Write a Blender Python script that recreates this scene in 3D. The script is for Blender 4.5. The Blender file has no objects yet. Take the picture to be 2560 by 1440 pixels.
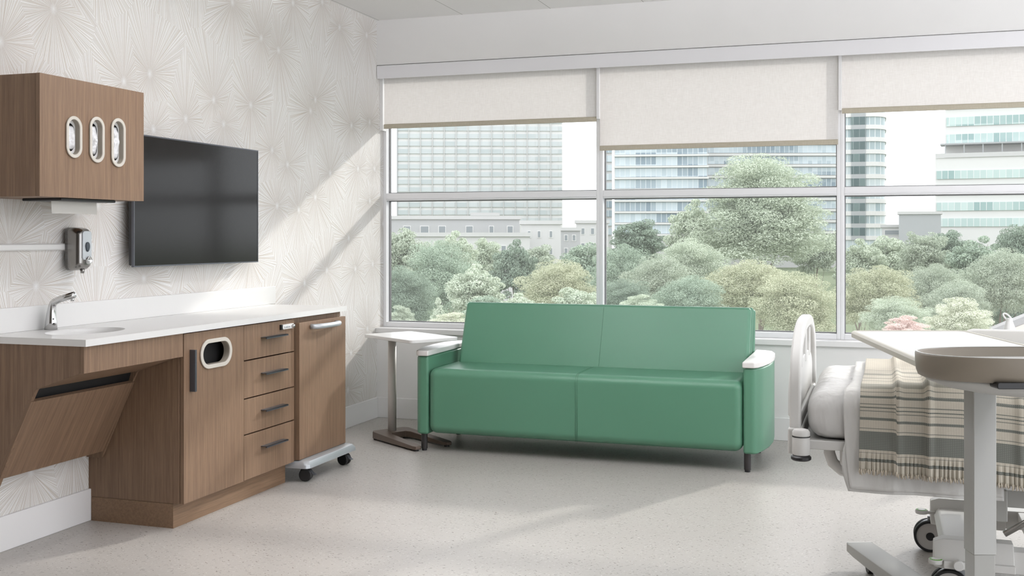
import bpy, bmesh, math, random
import numpy as np
from mathutils import Vector, Matrix, noise

S = bpy.context.scene
COL = S.collection
PI = math.pi

# ------------------------------------------------------------------ camera, world, sun, exposure
YAW = math.atan((2202 - 1280) / 2740.0)
cam_d = bpy.data.cameras.new('camera')
cam = bpy.data.objects.new('camera', cam_d)
COL.objects.link(cam)
cam_d.sensor_width = 36.0
cam_d.lens = 36.0 * 2740.0 / 2560.0
cam_d.shift_y = -(720 - 592) / 2560.0
cam_d.clip_end = 3000
cam_d.clip_start = 0.05
cam.location = (0, 0, 1.25)
cam.rotation_euler = (PI / 2, 0, YAW)
S.camera = cam

world = bpy.data.worlds.new('sky')
S.world = world
world.use_nodes = True
wn = world.node_tree
wn.nodes.clear()
wo = wn.nodes.new('ShaderNodeOutputWorld')
wb = wn.nodes.new('ShaderNodeBackground')
wb.inputs[0].default_value = (0.935, 0.955, 1.0, 1)
wb.inputs[1].default_value = 2.3
wn.links.new(wb.outputs[0], wo.inputs[0])

sun_d = bpy.data.lights.new('sun', 'SUN')
sun_d.energy = 2.1
sun_d.angle = math.radians(2.2)
sun_d.color = (1.0, 0.965, 0.92)
sun = bpy.data.objects.new('sun', sun_d)
COL.objects.link(sun)
sun.rotation_euler = Vector((0.466, 1.0, 0.50)).to_track_quat('Z', 'Y').to_euler()

S.view_settings.view_transform = 'Standard'
S.view_settings.look = 'None'
S.view_settings.gamma = 1.0
S.view_settings.use_curve_mapping = False
S.view_settings.exposure = 0.22
S.cycles.use_denoising = True
S.cycles.use_adaptive_sampling = True
S.cycles.adaptive_threshold = 0.015
S.cycles.max_bounces = 8
S.cycles.diffuse_bounces = 4
S.cycles.glossy_bounces = 3
S.cycles.transparent_max_bounces = 12
S.cycles.sample_clamp_indirect = 4.0
S.cycles.caustics_reflective = False
S.cycles.caustics_refractive = False

FILL_UP, FILL_DOWN = 62.0, 16.0  # strengths of the added fill lights, upward and downward
# ------------------------------------------------------------------ node helpers
def lin(c):
    c = c / 255.0
    return c / 12.92 if c <= 0.04045 else ((c + 0.055) / 1.055) ** 2.4

def rgb(r, g, b):
    return (lin(r), lin(g), lin(b), 1.0)

class NT:
    def __init__(self, name):
        self.m = bpy.data.materials.new(name)
        self.m.use_nodes = True
        self.t = self.m.node_tree
        self.t.nodes.clear()
        self.out = self.t.nodes.new('ShaderNodeOutputMaterial')
    def n(self, typ, **kw):
        nd = self.t.nodes.new(typ)
        for k, v in kw.items():
            setattr(nd, k, v)
        return nd
    def l(self, a, b):
        self.t.links.new(a, b)
    def setin(self, nd, i, v):
        if hasattr(v, 'links') or isinstance(v, bpy.types.NodeSocket):
            self.l(v, nd.inputs[i])
        else:
            nd.inputs[i].default_value = v
    def math(self, op, a, b=None, c=None, clamp=False):
        nd = self.n('ShaderNodeMath', operation=op, use_clamp=clamp)
        for i, v in enumerate((a, b, c)):
            if v is not None:
                self.setin(nd, i, v)
        return nd.outputs[0]
    def mix(self, f, a, b):
        nd = self.n('ShaderNodeMix', data_type='RGBA')
        self.setin(nd, 0, f); self.setin(nd, 6, a); self.setin(nd, 7, b)
        return nd.outputs[2]
    def obj(self):
        return self.n('ShaderNodeTexCoord').outputs['Object']
    def mapping(self, v, scale=(1, 1, 1), rot=(0, 0, 0), loc=(0, 0, 0)):
        nd = self.n('ShaderNodeMapping')
        self.l(v, nd.inputs[0])
        nd.inputs['Location'].default_value = loc
        nd.inputs['Rotation'].default_value = rot
        nd.inputs['Scale'].default_value = scale
        return nd.outputs[0]
    def noise(self, v, scale=5, detail=2, rough=0.5, dim='3D', w=None):
        nd = self.n('ShaderNodeTexNoise', noise_dimensions=dim)
        if v is not None and dim != '1D':
            self.l(v, nd.inputs['Vector'])
        if w is not None:
            self.setin(nd, 'W', w) if False else self.l(w, nd.inputs['W'])
        nd.inputs['Scale'].default_value = scale
        nd.inputs['Detail'].default_value = detail
        nd.inputs['Roughness'].default_value = rough
        return nd.outputs['Fac']
    def ramp(self, f, stops):
        nd = self.n('ShaderNodeValToRGB')
        self.l(f, nd.inputs[0])
        e = nd.color_ramp.elements
        while len(e) < len(stops):
            e.new(0.5)
        for i, (p, c) in enumerate(stops):
            e[i].position = p
            e[i].color = c
        return nd.outputs[0]
    def sep(self, v):
        nd = self.n('ShaderNodeSeparateXYZ')
        self.l(v, nd.inputs[0])
        return nd.outputs
    def comb(self, x, y, z):
        nd = self.n('ShaderNodeCombineXYZ')
        self.setin(nd, 0, x); self.setin(nd, 1, y); self.setin(nd, 2, z)
        return nd.outputs[0]
    def bump(self, h, strength=0.3, dist=0.002):
        nd = self.n('ShaderNodeBump')
        nd.inputs['Strength'].default_value = strength
        nd.inputs['Distance'].default_value = dist
        self.l(h, nd.inputs['Height'])
        return nd.outputs[0]
    def bsdf(self, col, rough=0.5, metal=0.0, normal=None, spec=0.5, coat=0.0):
        b = self.n('ShaderNodeBsdfPrincipled')
        self.setin(b, 'Base Color', col)
        self.setin(b, 'Roughness', rough)
        b.inputs['Metallic'].default_value = metal
        b.inputs['Specular IOR Level'].default_value = spec
        b.inputs['Coat Weight'].default_value = coat
        if normal is not None:
            self.l(normal, b.inputs['Normal'])
        return b.outputs[0]
    def done(self, sh):
        self.l(sh, self.out.inputs[0])
        return self.m

def plain(name, c, rough=0.5, metal=0.0, spec=0.5, bumpy=0.0, bscale=400, var=0.03, coat=0.0):
    t = NT(name)
    o = t.obj()
    f = t.noise(o, 3.0, 3)
    c0 = rgb(*c)
    a = tuple(min(1, x * (1 - var)) for x in c0[:3]) + (1,)
    b = tuple(min(1, x * (1 + var)) for x in c0[:3]) + (1,)
    nm = None
    if bumpy > 0:
        nm = t.bump(t.noise(o, bscale, 2), bumpy, 0.001)
    return t.done(t.bsdf(t.mix(f, a, b), rough, metal, nm, spec, coat))

M = {}
M['wall'] = plain('wall_paint', (236, 235, 234), 0.7, bumpy=0.05, spec=0.3)
M['trim'] = plain('trim_paint', (238, 237, 237), 0.45, spec=0.4)
M['frame'] = plain('window_frame_white', (238, 238, 240), 0.4)
M['fascia'] = plain('fascia_metal', (236, 235, 238), 0.4)
M['white'] = plain('white_solid_surface', (224, 223, 221), 0.28, var=0.01)
M['white_plastic'] = plain('white_plastic', (228, 227, 225), 0.4, var=0.02)
M['bed_white'] = plain('bed_shell_light_grey', (214, 213, 210), 0.45, var=0.02)
M['grey_metal'] = plain('table_grey_paint', (172, 172, 168), 0.42, var=0.02)
M['arm_white'] = plain('arm_cap_white', (236, 233, 231), 0.35)
M['bezel'] = plain('oval_bezel', (205, 199, 189), 0.45)
M['bezel_in'] = plain('oval_inner', (150, 142, 130), 0.5)
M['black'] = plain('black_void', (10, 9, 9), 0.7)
M['black_plastic'] = plain('black_plastic', (26, 26, 28), 0.38)
M['slate'] = plain('slate_handle', (88, 90, 96), 0.35, metal=0.6)
M['leg'] = plain('sofa_leg_dark', (62, 60, 60), 0.4, metal=0.5)
M['bronze'] = plain('bronze_base', (106, 92, 82), 0.38, metal=0.4)
M['post'] = plain('post_beige_grey', (196, 190, 184), 0.42)
M['chrome'] = plain('chrome', (205, 205, 205), 0.13, metal=1.0, var=0.01)
M['steel'] = plain('brushed_steel', (150, 148, 145), 0.22, metal=1.0, var=0.02)
M['silver'] = plain('silver_paint', (190, 194, 198), 0.32, metal=0.35)
M['taupe'] = plain('taupe_plastic', (130, 121, 108), 0.42, var=0.01)
M['taupe_light'] = plain('taupe_light_edge', (192, 188, 176), 0.42, var=0.01)
M['table_top'] = plain('table_insert_white', (206, 206, 204), 0.4, var=0.01)
M['green'] = plain('pedal_green', (96, 170, 40), 0.4)
M['paper'] = plain('paper_towel', (222, 219, 213), 0.9, bumpy=0.3, bscale=250)
M['gasket'] = plain('gasket_grey', (120, 120, 122), 0.5)
M['navy'] = plain('dark_blue_button', (46, 54, 64), 0.25)
M['tire'] = plain('tire_black', (24, 24, 25), 0.6)
M['hub'] = plain('hub_grey', (176, 172, 168), 0.45)
M['tissue'] = plain('glove_film', (232, 232, 234), 0.6, bumpy=0.6, bscale=60)
M['bark'] = plain('bark', (128, 118, 108), 0.9, bumpy=0.5, bscale=30, var=0.2)
M['ceramic'] = plain('white_ceramic', (236, 236, 234), 0.25)

def vinyl():
    t = NT('green_vinyl')
    o = t.obj()
    h = t.noise(o, 900, 2)
    g = t.noise(t.mapping(o, (1, 1, 1)), 2.0, 2)
    c = t.mix(g, rgb(86, 135, 110), rgb(91, 140, 115))
    return t.done(t.bsdf(c, 0.36, 0, t.bump(h, 0.10, 0.0008), 0.5))
M['vinyl'] = vinyl()
M['vinyl_seam'] = plain('green_vinyl_seam', (76, 122, 98), 0.5)

def wood(name, axis='z', tilt=0.0, ca=(104, 81, 64), cb=(140, 115, 93)):
    t = NT(name)
    o = t.obj()
    if tilt:
        o = t.mapping(o, (1, 1, 1), (0, tilt, 0))
    sc = {'z': (95, 95, 2.2), 'y': (95, 2.2, 95)}[axis]
    f = t.noise(t.mapping(o, sc), 1.0, 4, 0.65)
    sc2 = {'z': (420, 420, 9), 'y': (420, 9, 420)}[axis]
    f2 = t.noise(t.mapping(o, sc2), 1.0, 2, 0.6)
    ff = t.math('ADD', t.math('MULTIPLY', f, 0.55), t.math('MULTIPLY', f2, 0.45))
    ff = t.math('MULTIPLY_ADD', ff, 2.6, -0.8, clamp=True)
    c = t.mix(ff, rgb(*ca), rgb(*cb))
    return t.done(t.bsdf(c, 0.5, 0, t.bump(f2, 0.12, 0.0006), 0.35))
M['wood'] = wood('walnut_laminate', 'z')
M['wood_tilt'] = wood('walnut_laminate_tilted', 'z', tilt=math.radians(-27))
M['wood_h'] = wood('walnut_laminate_horizontal', 'y', ca=(110, 86, 66), cb=(144, 117, 93))

def wallpaper():
    t = NT('starburst_wallpaper')
    o = t.sep(t.obj())
    # plane of the wall: u = y, v = z
    p = t.comb(t.math('MULTIPLY', o[1], 3.0), t.math('MULTIPLY', o[2], 2.55), 0.0)
    vor = t.n('ShaderNodeTexVoronoi', voronoi_dimensions='2D', feature='F1')
    t.l(p, vor.inputs['Vector'])
    vor.inputs['Scale'].default_value = 1.0
    vor.inputs['Randomness'].default_value = 0.95
    pos = t.sep(vor.outputs['Position'])
    ps = t.sep(p)
    dx = t.math('SUBTRACT', ps[0], pos[0])
    dy = t.math('SUBTRACT', ps[1], pos[1])
    ang = t.math('ARCTAN2', dy, dx)
    rnd = t.sep(vor.outputs['Color'])
    # cell-specific ray noise
    w = t.math('MULTIPLY_ADD', ang, 16.0, t.math('MULTIPLY', rnd[0], 300.0))
    line = t.noise(None, 1.0, 1.0, 0.6, '1D', w)
    w2 = t.math('MULTIPLY_ADD', ang, 42.0, t.math('MULTIPLY', rnd[1], 500.0))
    line2 = t.noise(None, 1.0, 0.0, 0.5, '1D', w2)
    lm = t.math('MULTIPLY_ADD', line2, 11.0, -5.6, clamp=True)
    d = t.math('SQRT', t.math('ADD', t.math('MULTIPLY', dx, dx), t.math('MULTIPLY', dy, dy)))
    # beige tint grows toward the centre of each burst, white at the very centre
    near = t.math('MULTIPLY_ADD', d, -1.5, 1.0, clamp=True)
    tint = t.math('MULTIPLY', t.math('MULTIPLY_ADD', line, 3.0, -0.95, clamp=True), t.math('MULTIPLY_ADD', near, 0.75, 0.25))
    ground = t.mix(tint, rgb(222, 219, 215), rgb(184, 170, 155))
    core = t.math('MULTIPLY_ADD', d, -14.0, 1.0, clamp=True)
    lines = t.math('MAXIMUM', lm, core)
    c = t.mix(lines, ground, rgb(243, 242, 241))
    return t.done(t.bsdf(c, 0.6, 0, t.bump(lines, 0.5, 0.003), 0.3))
M['wallpaper'] = wallpaper()

def floor_mat():
    t = NT('speckled_vinyl_floor')
    o = t.obj()
    base = t.mix(t.noise(o, 1.6, 3), rgb(178, 173, 168), rgb(187, 183, 178))
    def chips(scale, thr, rot, seed, stretch=(1, 2.3, 1)):
        mp = t.mapping(t.mapping(o, (1, 1, 1), (0, 0, rot)), stretch, (0, 0, 0), (seed, seed * 2.3, 0))
        wob = t.n('ShaderNodeTexNoise'); t.l(o, wob.inputs['Vector']); wob.inputs['Scale'].default_value = 60
        ad = t.n('ShaderNodeVectorMath', operation='MULTIPLY_ADD')
        t.l(wob.outputs['Color'], ad.inputs[0]); ad.inputs[1].default_value = (0.03, 0.03, 0); t.l(mp, ad.inputs[2])
        v = t.n('ShaderNodeTexVoronoi', voronoi_dimensions='2D', feature='F1')
        t.l(ad.outputs[0], v.inputs['Vector']); v.inputs['Scale'].default_value = scale
        r = t.sep(v.outputs['Color'])
        sz = t.math('MULTIPLY', t.math('SUBTRACT', r[0], 0.5), thr)
        return t.math('LESS_THAN', v.outputs['Distance'], sz), r[1]
    m1, r1 = chips(38, 0.42, 0.6, 3.1)
    m2, r2 = chips(34, 0.46, -0.9, 7.7)
    m3, r3 = chips(46, 0.40, 2.2, 1.7)
    c = t.mix(t.math('MULTIPLY', m3, 0.8), base, rgb(212, 210, 206))
    c = t.mix(t.math('MULTIPLY', m1, t.math('MULTIPLY_ADD', r1, 0.6, 0.3)), c, rgb(104, 92, 82))
    c = t.mix(t.math('MULTIPLY', m2, t.math('MULTIPLY_ADD', r2, 0.6, 0.3)), c, rgb(128, 124, 120))
    return t.done(t.bsdf(c, 0.38, 0, None, 0.4))
M['floor'] = floor_mat()

def ceiling_mat():
    t = NT('ceiling_tiles')
    o = t.obj()
    s = t.sep(o)
    fx = t.math('FRACT', t.math('DIVIDE', t.math('ADD', s[0], 3.30), 0.62))
    fy = t.math('FRACT', t.math('DIVIDE', t.math('ADD', s[1], 20.0 - 6.9 % 1.24), 1.24))
    gx = t.math('LESS_THAN', fx, 0.008)
    h = t.noise(o, 180, 3)
    c = t.mix(gx, t.mix(h, rgb(232, 231, 229), rgb(238, 237, 235)), rgb(180, 178, 175))
    return t.done(t.bsdf(c, 0.85, 0, t.bump(h, 0.25, 0.001), 0.2))
M['ceiling'] = ceiling_mat()

def linen(name, ca, cb, trans=0.0, sc=1.0):
    t = NT(name)
    o = t.obj()
    a = t.noise(t.mapping(o, (700 * sc, 700 * sc, 26 * sc)), 1.0, 2)
    b = t.noise(t.mapping(o, (26 * sc, 26 * sc, 700 * sc)), 1.0, 2)
    f = t.math('MULTIPLY_ADD', t.math('ADD', a, b), 1.6, -1.1, clamp=True)
    c = t.mix(f, rgb(*ca), rgb(*cb))
    bs = t.bsdf(c, 0.85, 0, t.bump(f, 0.2, 0.0006), 0.1)
    if trans:
        tr = t.n('ShaderNodeBsdfTranslucent')
        t.l(c, tr.inputs[0])
        mx = t.n('ShaderNodeMixShader')
        mx.inputs[0].default_value = trans
        t.l(bs, mx.inputs[1]); t.l(tr.outputs[0], mx.inputs[2])
        bs = mx.outputs[0]
    return t.done(bs)
M['blind'] = linen('linen_blind', (236, 233, 231), (250, 248, 247), 0.52)
M['hem'] = linen('linen_hem', (176, 168, 150), (196, 189, 173), 0.0)

def cloth(name, c, bs=1.0, scale=(7, 7, 2.6)):
    t = NT(name)
    o = t.obj()
    w = t.noise(t.mapping(o, scale, (0, 0.5, 0)), 1.6, 3, 0.45)
    f = t.noise(t.mapping(o, (500, 500, 60)), 1.0, 2)
    h = t.math('ADD', t.math('MULTIPLY', w, 1.0), t.math('MULTIPLY', f, 0.012))
    cc = t.mix(f, tuple(x * 0.97 for x in rgb(*c)[:3]) + (1,), rgb(*c))
    return t.done(t.bsdf(cc, 0.85, 0, t.bump(h, bs, 0.03), 0.15))
M['sheet'] = cloth('white_sheet', (214, 213, 211))
M['sheet2'] = cloth('grey_sheet', (212, 211, 208), 0.9)

def throw_mat():
    t = NT('striped_throw')
    uvn = t.n('ShaderNodeTexCoord').outputs['UV']
    s = t.sep(uvn)
    v = s[1]     # metres from the lower edge, along the cloth
    u = s[0]
    wv = t.noise(t.comb(t.math('MULTIPLY', u, 900), t.math('MULTIPLY', v, 60), 0.0), 1.0, 1)
    wv2 = t.noise(t.comb(t.math('MULTIPLY', u, 40), t.math('MULTIPLY', v, 900), 0.0), 1.0, 1)
    weave = t.math('MULTIPLY', t.math('ADD', wv, wv2), 0.5)
    pin = t.math('LESS_THAN', t.math('FRACT', t.math('MULTIPLY', u, 125)), 0.22)
    cream = t.mix(weave, rgb(174, 167, 153), rgb(203, 197, 184))
    cream = t.mix(t.math('MULTIPLY', pin, 0.22), cream, rgb(150, 140, 126))
    gcheck = t.math('MULTIPLY', t.math('LESS_THAN', t.math('FRACT', t.math('MULTIPLY', u, 180)), 0.5),
                    t.math('LESS_THAN', t.math('FRACT', t.math('MULTIPLY', v, 180)), 0.5))
    green = t.mix(gcheck, rgb(110, 112, 106), rgb(134, 136, 130))
    dark = rgb(104, 104, 96)
    bands = [(0.030, 0.040, 1), (0.0575, 0.0595, 0.7), (0.068, 0.129, 1), (0.137, 0.140, 0.8), (0.166, 0.175, 1),
             (0.195, 0.198, .9), (0.206, 0.210, 1), (0.218, 0.221, .9), (0.240, 0.248, 1), (0.262, 0.265, .8),
             (0.28, 0.36, 0.65), (0.372, 0.375, .7), (0.40, 0.404, .8), (0.43, 0.445, .7), (0.47, 0.474, .8),
             (0.50, 0.53, .6), (0.56, 0.565, .8), (0.60, 0.66, .6), (0.70, 0.705, .8), (0.75, 0.76, .8)]
    m = None
    for a, b, k in bands:
        x = t.math('MULTIPLY', t.math('COMPARE', v, (a + b) / 2, (b - a) / 2), k)
        m = x if m is None else t.math('MAXIMUM', m, x)
    c = t.mix(m, cream, green)
    return t.done(t.bsdf(c, 0.9, 0, t.bump(weave, 0.3, 0.001), 0.1))
M['throw'] = throw_mat()
M['fringe'] = plain('cream_fringe', (190, 180, 164), 0.9, bumpy=0.4, bscale=300, var=0.15)

def glass_mat():
    t = NT('window_glass')
    tr = t.n('ShaderNodeBsdfTransparent')
    tr.inputs[0].default_value = (0.985, 0.99, 0.985, 1)
    gl = t.n('ShaderNodeBsdfGlossy')
    gl.inputs['Roughness'].default_value = 0.0
    fr = t.n('ShaderNodeFresnel'); fr.inputs[0].default_value = 1.25
    mx = t.n('ShaderNodeMixShader')
    t.l(fr.outputs[0], mx.inputs[0]); t.l(tr.outputs[0], mx.inputs[1]); t.l(gl.outputs[0], mx.inputs[2])
    # translucent veil mixed into the pane to imitate haze outdoors
    veil = t.n('ShaderNodeBsdfTranslucent'); veil.inputs[0].default_value = (0.95, 0.96, 0.96, 1)
    m2 = t.n('ShaderNodeMixShader'); m2.inputs[0].default_value = HAZE_VEIL
    t.l(mx.outputs[0], m2.inputs[1]); t.l(veil.outputs[0], m2.inputs[2])
    return t.done(m2.outputs[0])
HAZE_VEIL = 0.022
M['glass'] = glass_mat()

def screen_mat():
    t = NT('tv_screen')
    return t.done(t.bsdf(rgb(14, 13, 12), 0.13, 0, None, 0.22))
M['screen'] = screen_mat()

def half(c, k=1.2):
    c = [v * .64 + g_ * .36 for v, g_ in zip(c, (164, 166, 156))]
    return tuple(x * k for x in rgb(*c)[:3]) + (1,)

def leaf_mat(name, dark, light, trans=0.22):
    t = NT(name)
    g = t.n('ShaderNodeNewGeometry')
    o = t.obj()
    cl = t.noise(o, 0.9, 2)
    f = t.math('ADD', t.math('MULTIPLY', g.outputs['Random Per Island'], 0.55), t.math('MULTIPLY', cl, 0.5), clamp=True)
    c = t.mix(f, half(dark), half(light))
    d = t.n('ShaderNodeBsdfDiffuse'); t.l(c, d.inputs[0])
    tr = t.n('ShaderNodeBsdfTranslucent'); t.l(c, tr.inputs[0])
    mx = t.n('ShaderNodeMixShader'); mx.inputs[0].default_value = trans
    t.l(d.outputs[0], mx.inputs[1]); t.l(tr.outputs[0], mx.inputs[2])
    return t.done(mx.outputs[0])
LEAF = {
    'mid': leaf_mat('leaf_mid_green', (100, 124, 108), (178, 196, 172)),
    'dark': leaf_mat('leaf_dark_bluish', (80, 100, 86), (142, 162, 142)),
    'yellow': leaf_mat('leaf_yellow_green', (128, 140, 108), (216, 214, 182)),
    'grey': leaf_mat('leaf_grey_green', (116, 134, 114), (198, 206, 186)),
    'pale': leaf_mat('leaf_pale_green', (138, 156, 134), (216, 224, 202)),
    'pink': leaf_mat('leaf_pink', (208, 172, 168), (246, 222, 218)),
    'cream': leaf_mat('leaf_cream', (170, 178, 152), (234, 234, 214)),
}

def far(c):
    # outdoor facades: pale colours imitate haze, one factor tunes their brightness
    return tuple(x * 0.78 for x in rgb(*c)[:3]) + (1,)

def far_plain(name, c, rough=0.85, var=0.03):
    t = NT(name)
    f = t.noise(t.obj(), 0.3, 3)
    a = far(c)
    return t.done(t.bsdf(t.mix(f, tuple(x * (1 - var) for x in a[:3]) + (1,), tuple(x * (1 + var) for x in a[:3]) + (1,)), rough, 0, None, 0.2))

def pane_mat(name, w, h0, c1, c2, frame, mull=0.09, dark=0.25, vary=3):
    """a ribbon of panes seen along the local x axis: pane tone differs per pane, thin mullions between"""
    t = NT(name)
    s = t.sep(t.obj())
    k = t.math('DIVIDE', s[0], w)
    idx = t.math('FLOOR', k)
    fr = t.math('FRACT', k)
    fl = t.math('FLOOR', t.math('DIVIDE', s[2], h0))
    wn_ = t.n('ShaderNodeTexWhiteNoise', noise_dimensions='2D')
    t.l(t.comb(t.math('FLOOR', t.math('DIVIDE', idx, vary)), fl, 0.0), wn_.inputs['Vector'])
    tone = t.math('LESS_THAN', wn_.outputs['Value'], dark)
    wn2 = t.n('ShaderNodeTexWhiteNoise', noise_dimensions='2D')
    t.l(t.comb(idx, fl, 0.0), wn2.inputs['Vector'])
    tone2 = t.math('ADD', t.math('MULTIPLY', tone, 0.6), t.math('MULTIPLY', wn2.outputs['Value'], 0.4))
    c = t.mix(tone2, far(c1), far(c2))
    c = t.mix(t.math('LESS_THAN', fr, mull), c, far(frame))
    return t.done(t.bsdf(c, 0.4, 0, None, 0.3))

# ------------------------------------------------------------------ mesh helpers
class MB:
    def __init__(self):
        self.bm = bmesh.new()
    def box(self, x0, x1, y0, y1, z0, z1, mat=None):
        vs = [Vector((x, y, z)) for x in (x0, x1) for y in (y0, y1) for z in (z0, z1)]
        if mat is not None:
            vs = [mat @ v for v in vs]
        v = [self.bm.verts.new(p) for p in vs]
        for f in ((0, 1, 3, 2), (4, 6, 7, 5), (0, 4, 5, 1), (2, 3, 7, 6), (0, 2, 6, 4), (1, 5, 7, 3)):
            self.bm.faces.new([v[i] for i in f])
        return self
    def prism(self, pts, axis, a, b):
        """pts: 2-D outline; axis: 'x','y','z' the extrusion axis, from a to b"""
        def mk(p, t):
            if axis == 'z': return (p[0], p[1], t)
            if axis == 'y': return (p[0], t, p[1])
            return (t, p[0], p[1])
        A = [self.bm.verts.new(mk(p, a)) for p in pts]
        B = [self.bm.verts.new(mk(p, b)) for p in pts]
        n = len(pts)
        self.bm.faces.new(A); self.bm.faces.new(B[::-1])
        for i in range(n):
            self.bm.faces.new([A[i], B[i], B[(i + 1) % n], A[(i + 1) % n]])
        return self
    def ring_frame(self, outer, inner, axis, a, b):
        """plate with a hole; outer and inner outlines have the same count"""
        def mk(p, t):
            if axis == 'z': return (p[0], p[1], t)
            if axis == 'y': return (p[0], t, p[1])
            return (t, p[0], p[1])
        n = len(outer)
        L = [[self.bm.verts.new(mk(p, t)) for p in o] for o, t in ((outer, a), (inner, a), (inner, b), (outer, b))]
        for i in range(n):
            j = (i + 1) % n
            for k in range(4):
                k2 = (k + 1) % 4
                self.bm.faces.new([L[k][i], L[k][j], L[k2][j], L[k2][i]])
        return self
    def loft(self, rings, cap=True, closed=True):
        L = [[self.bm.verts.new(p) for p in r] for r in rings]
        n = len(rings[0])
        m = n if closed else n - 1
        for a, b in zip(L[:-1], L[1:]):
            for i in range(m):
                j = (i + 1) % n
                self.bm.faces.new([a[i], a[j], b[j], b[i]])
        if cap and closed:
            self.bm.faces.new(L[0][::-1]); self.bm.faces.new(L[-1])
        return self
    def lathe(self, prof, c, axis='z', seg=32, cap=True):
        rings = []
        for r, h in prof:
            ring = []
            for i in range(seg):
                a = 2 * PI * i / seg
                p, q = r * math.cos(a), r * math.sin(a)
                if axis == 'z': ring.append((c[0] + p, c[1] + q, c[2] + h))
                elif axis == 'x': ring.append((c[0] + h, c[1] + p, c[2] + q))
                else: ring.append((c[0] + p, c[1] + h, c[2] + q))
            rings.append(ring)
        return self.loft(rings, cap)
    def tube(self, pts, r, seg=12, cap=True):
        pts = [Vector(p) for p in pts]
        rs = r if isinstance(r, (list, tuple)) else [r] * len(pts)
        rings = []
        up = None
        for i, p in enumerate(pts):
            d = (pts[min(i + 1, len(pts) - 1)] - pts[max(i - 1, 0)]).normalized()
            if up is None:
                up = Vector((0, 0, 1)) if abs(d.z) < 0.9 else Vector((1, 0, 0))
            a = d.cross(up).normalized()
            up = a.cross(d).normalized()
            rings.append([p + (a * math.cos(t) + up * math.sin(t)) * rs[i] for t in [2 * PI * k / seg for k in range(seg)]])
        return self.loft(rings, cap)
    def grid(self, fn, nu, nv, uv=None):
        V = [[self.bm.verts.new(fn(i / nu, j / nv)) for j in range(nv + 1)] for i in range(nu + 1)]
        lay = self.bm.loops.layers.uv.verify() if uv else None
        for i in range(nu):
            for j in range(nv):
                f = self.bm.faces.new([V[i][j], V[i + 1][j], V[i + 1][j + 1], V[i][j + 1]])
                if uv:
                    for lp, (a, b) in zip(f.loops, ((i, j), (i + 1, j), (i + 1, j + 1), (i, j + 1))):
                        lp[lay].uv = uv(a / nu, b / nv)
        return self

WM = {}
def put(name, mb, mat, parent=None, smooth=False, bevel=0.0, seg=2, local=False, subsurf=0, solid=0.0, recalc=True):
    bm = mb.bm if isinstance(mb, MB) else mb
    if recalc:
        bmesh.ops.recalc_face_normals(bm, faces=bm.faces)
    me = bpy.data.meshes.new(name)
    bm.to_mesh(me)
    bm.free()
    o = bpy.data.objects.new(name, me)
    COL.objects.link(o)
    me.materials.append(M[mat] if isinstance(mat, str) else mat)
    if smooth or bevel:
        for p in me.polygons:
            p.use_smooth = True
    if solid:
        md = o.modifiers.new('s', 'SOLIDIFY'); md.thickness = solid; md.offset = 0
    if bevel:
        md = o.modifiers.new('b', 'BEVEL'); md.width = bevel; md.segments = seg; md.limit_method = 'ANGLE'
        md.angle_limit = math.radians(35); md.harden_normals = True
    if subsurf:
        md = o.modifiers.new('u', 'SUBSURF'); md.levels = subsurf; md.render_levels = subsurf
    if parent is not None:
        o.parent = parent
        if not local:
            o.matrix_parent_inverse = WM[parent.name].inverted()
        WM[o.name] = Matrix.Identity(4)
    return o

def tag(o, label, cat, group=None, kind=None):
    if label: o['label'] = label
    if cat: o['category'] = cat
    if group: o['group'] = group
    if kind: o['kind'] = kind
    return o

def thing(name, label, cat, loc=(0, 0, 0), rz=0.0, group=None, scale=None):
    o = bpy.data.objects.new(name, None)
    COL.objects.link(o)
    o.location = loc
    o.rotation_euler = (0, 0, rz)
    if scale: o.scale = (scale,) * 3 if not isinstance(scale, tuple) else scale
    WM[o.name] = Matrix.Translation(loc) @ Matrix.Rotation(rz, 4, 'Z')
    return tag(o, label, cat, group)

def struct(name, mb, mat, **kw):
    return tag(put(name, mb, mat, **kw), None, None, None, 'structure')

def stadium(cx, cy, hw, hh, n=12, vertical=True):
    """outline of an oblong: half width hw, half height hh"""
    pts = []
    if vertical:
        r = hw
        for i in range(n + 1):
            a = PI * i / n
            pts.append((cx + r * math.cos(a), cy + (hh - r) + r * math.sin(a)))
        for i in range(n + 1):
            a = PI + PI * i / n
            pts.append((cx + r * math.cos(a), cy - (hh - r) + r * math.sin(a)))
    else:
        r = hh
        for i in range(n + 1):
            a = -PI / 2 + PI * i / n
            pts.append((cx + (hw - r) + r * math.cos(a), cy + r * math.sin(a)))
        for i in range(n + 1):
            a = PI / 2 + PI * i / n
            pts.append((cx - (hw - r) + r * math.cos(a), cy + r * math.sin(a)))
    return pts

def rrect(x0, x1, y0, y1, r, n=6):
    pts = []
    for cx, cy, a0 in ((x1 - r, y1 - r, 0), (x0 + r, y1 - r, PI / 2), (x0 + r, y0 + r, PI), (x1 - r, y0 + r, 1.5 * PI)):
        for i in range(n + 1):
            a = a0 + PI / 2 * i / n
            pts.append((cx + r * math.cos(a), cy + r * math.sin(a)))
    return pts

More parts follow.
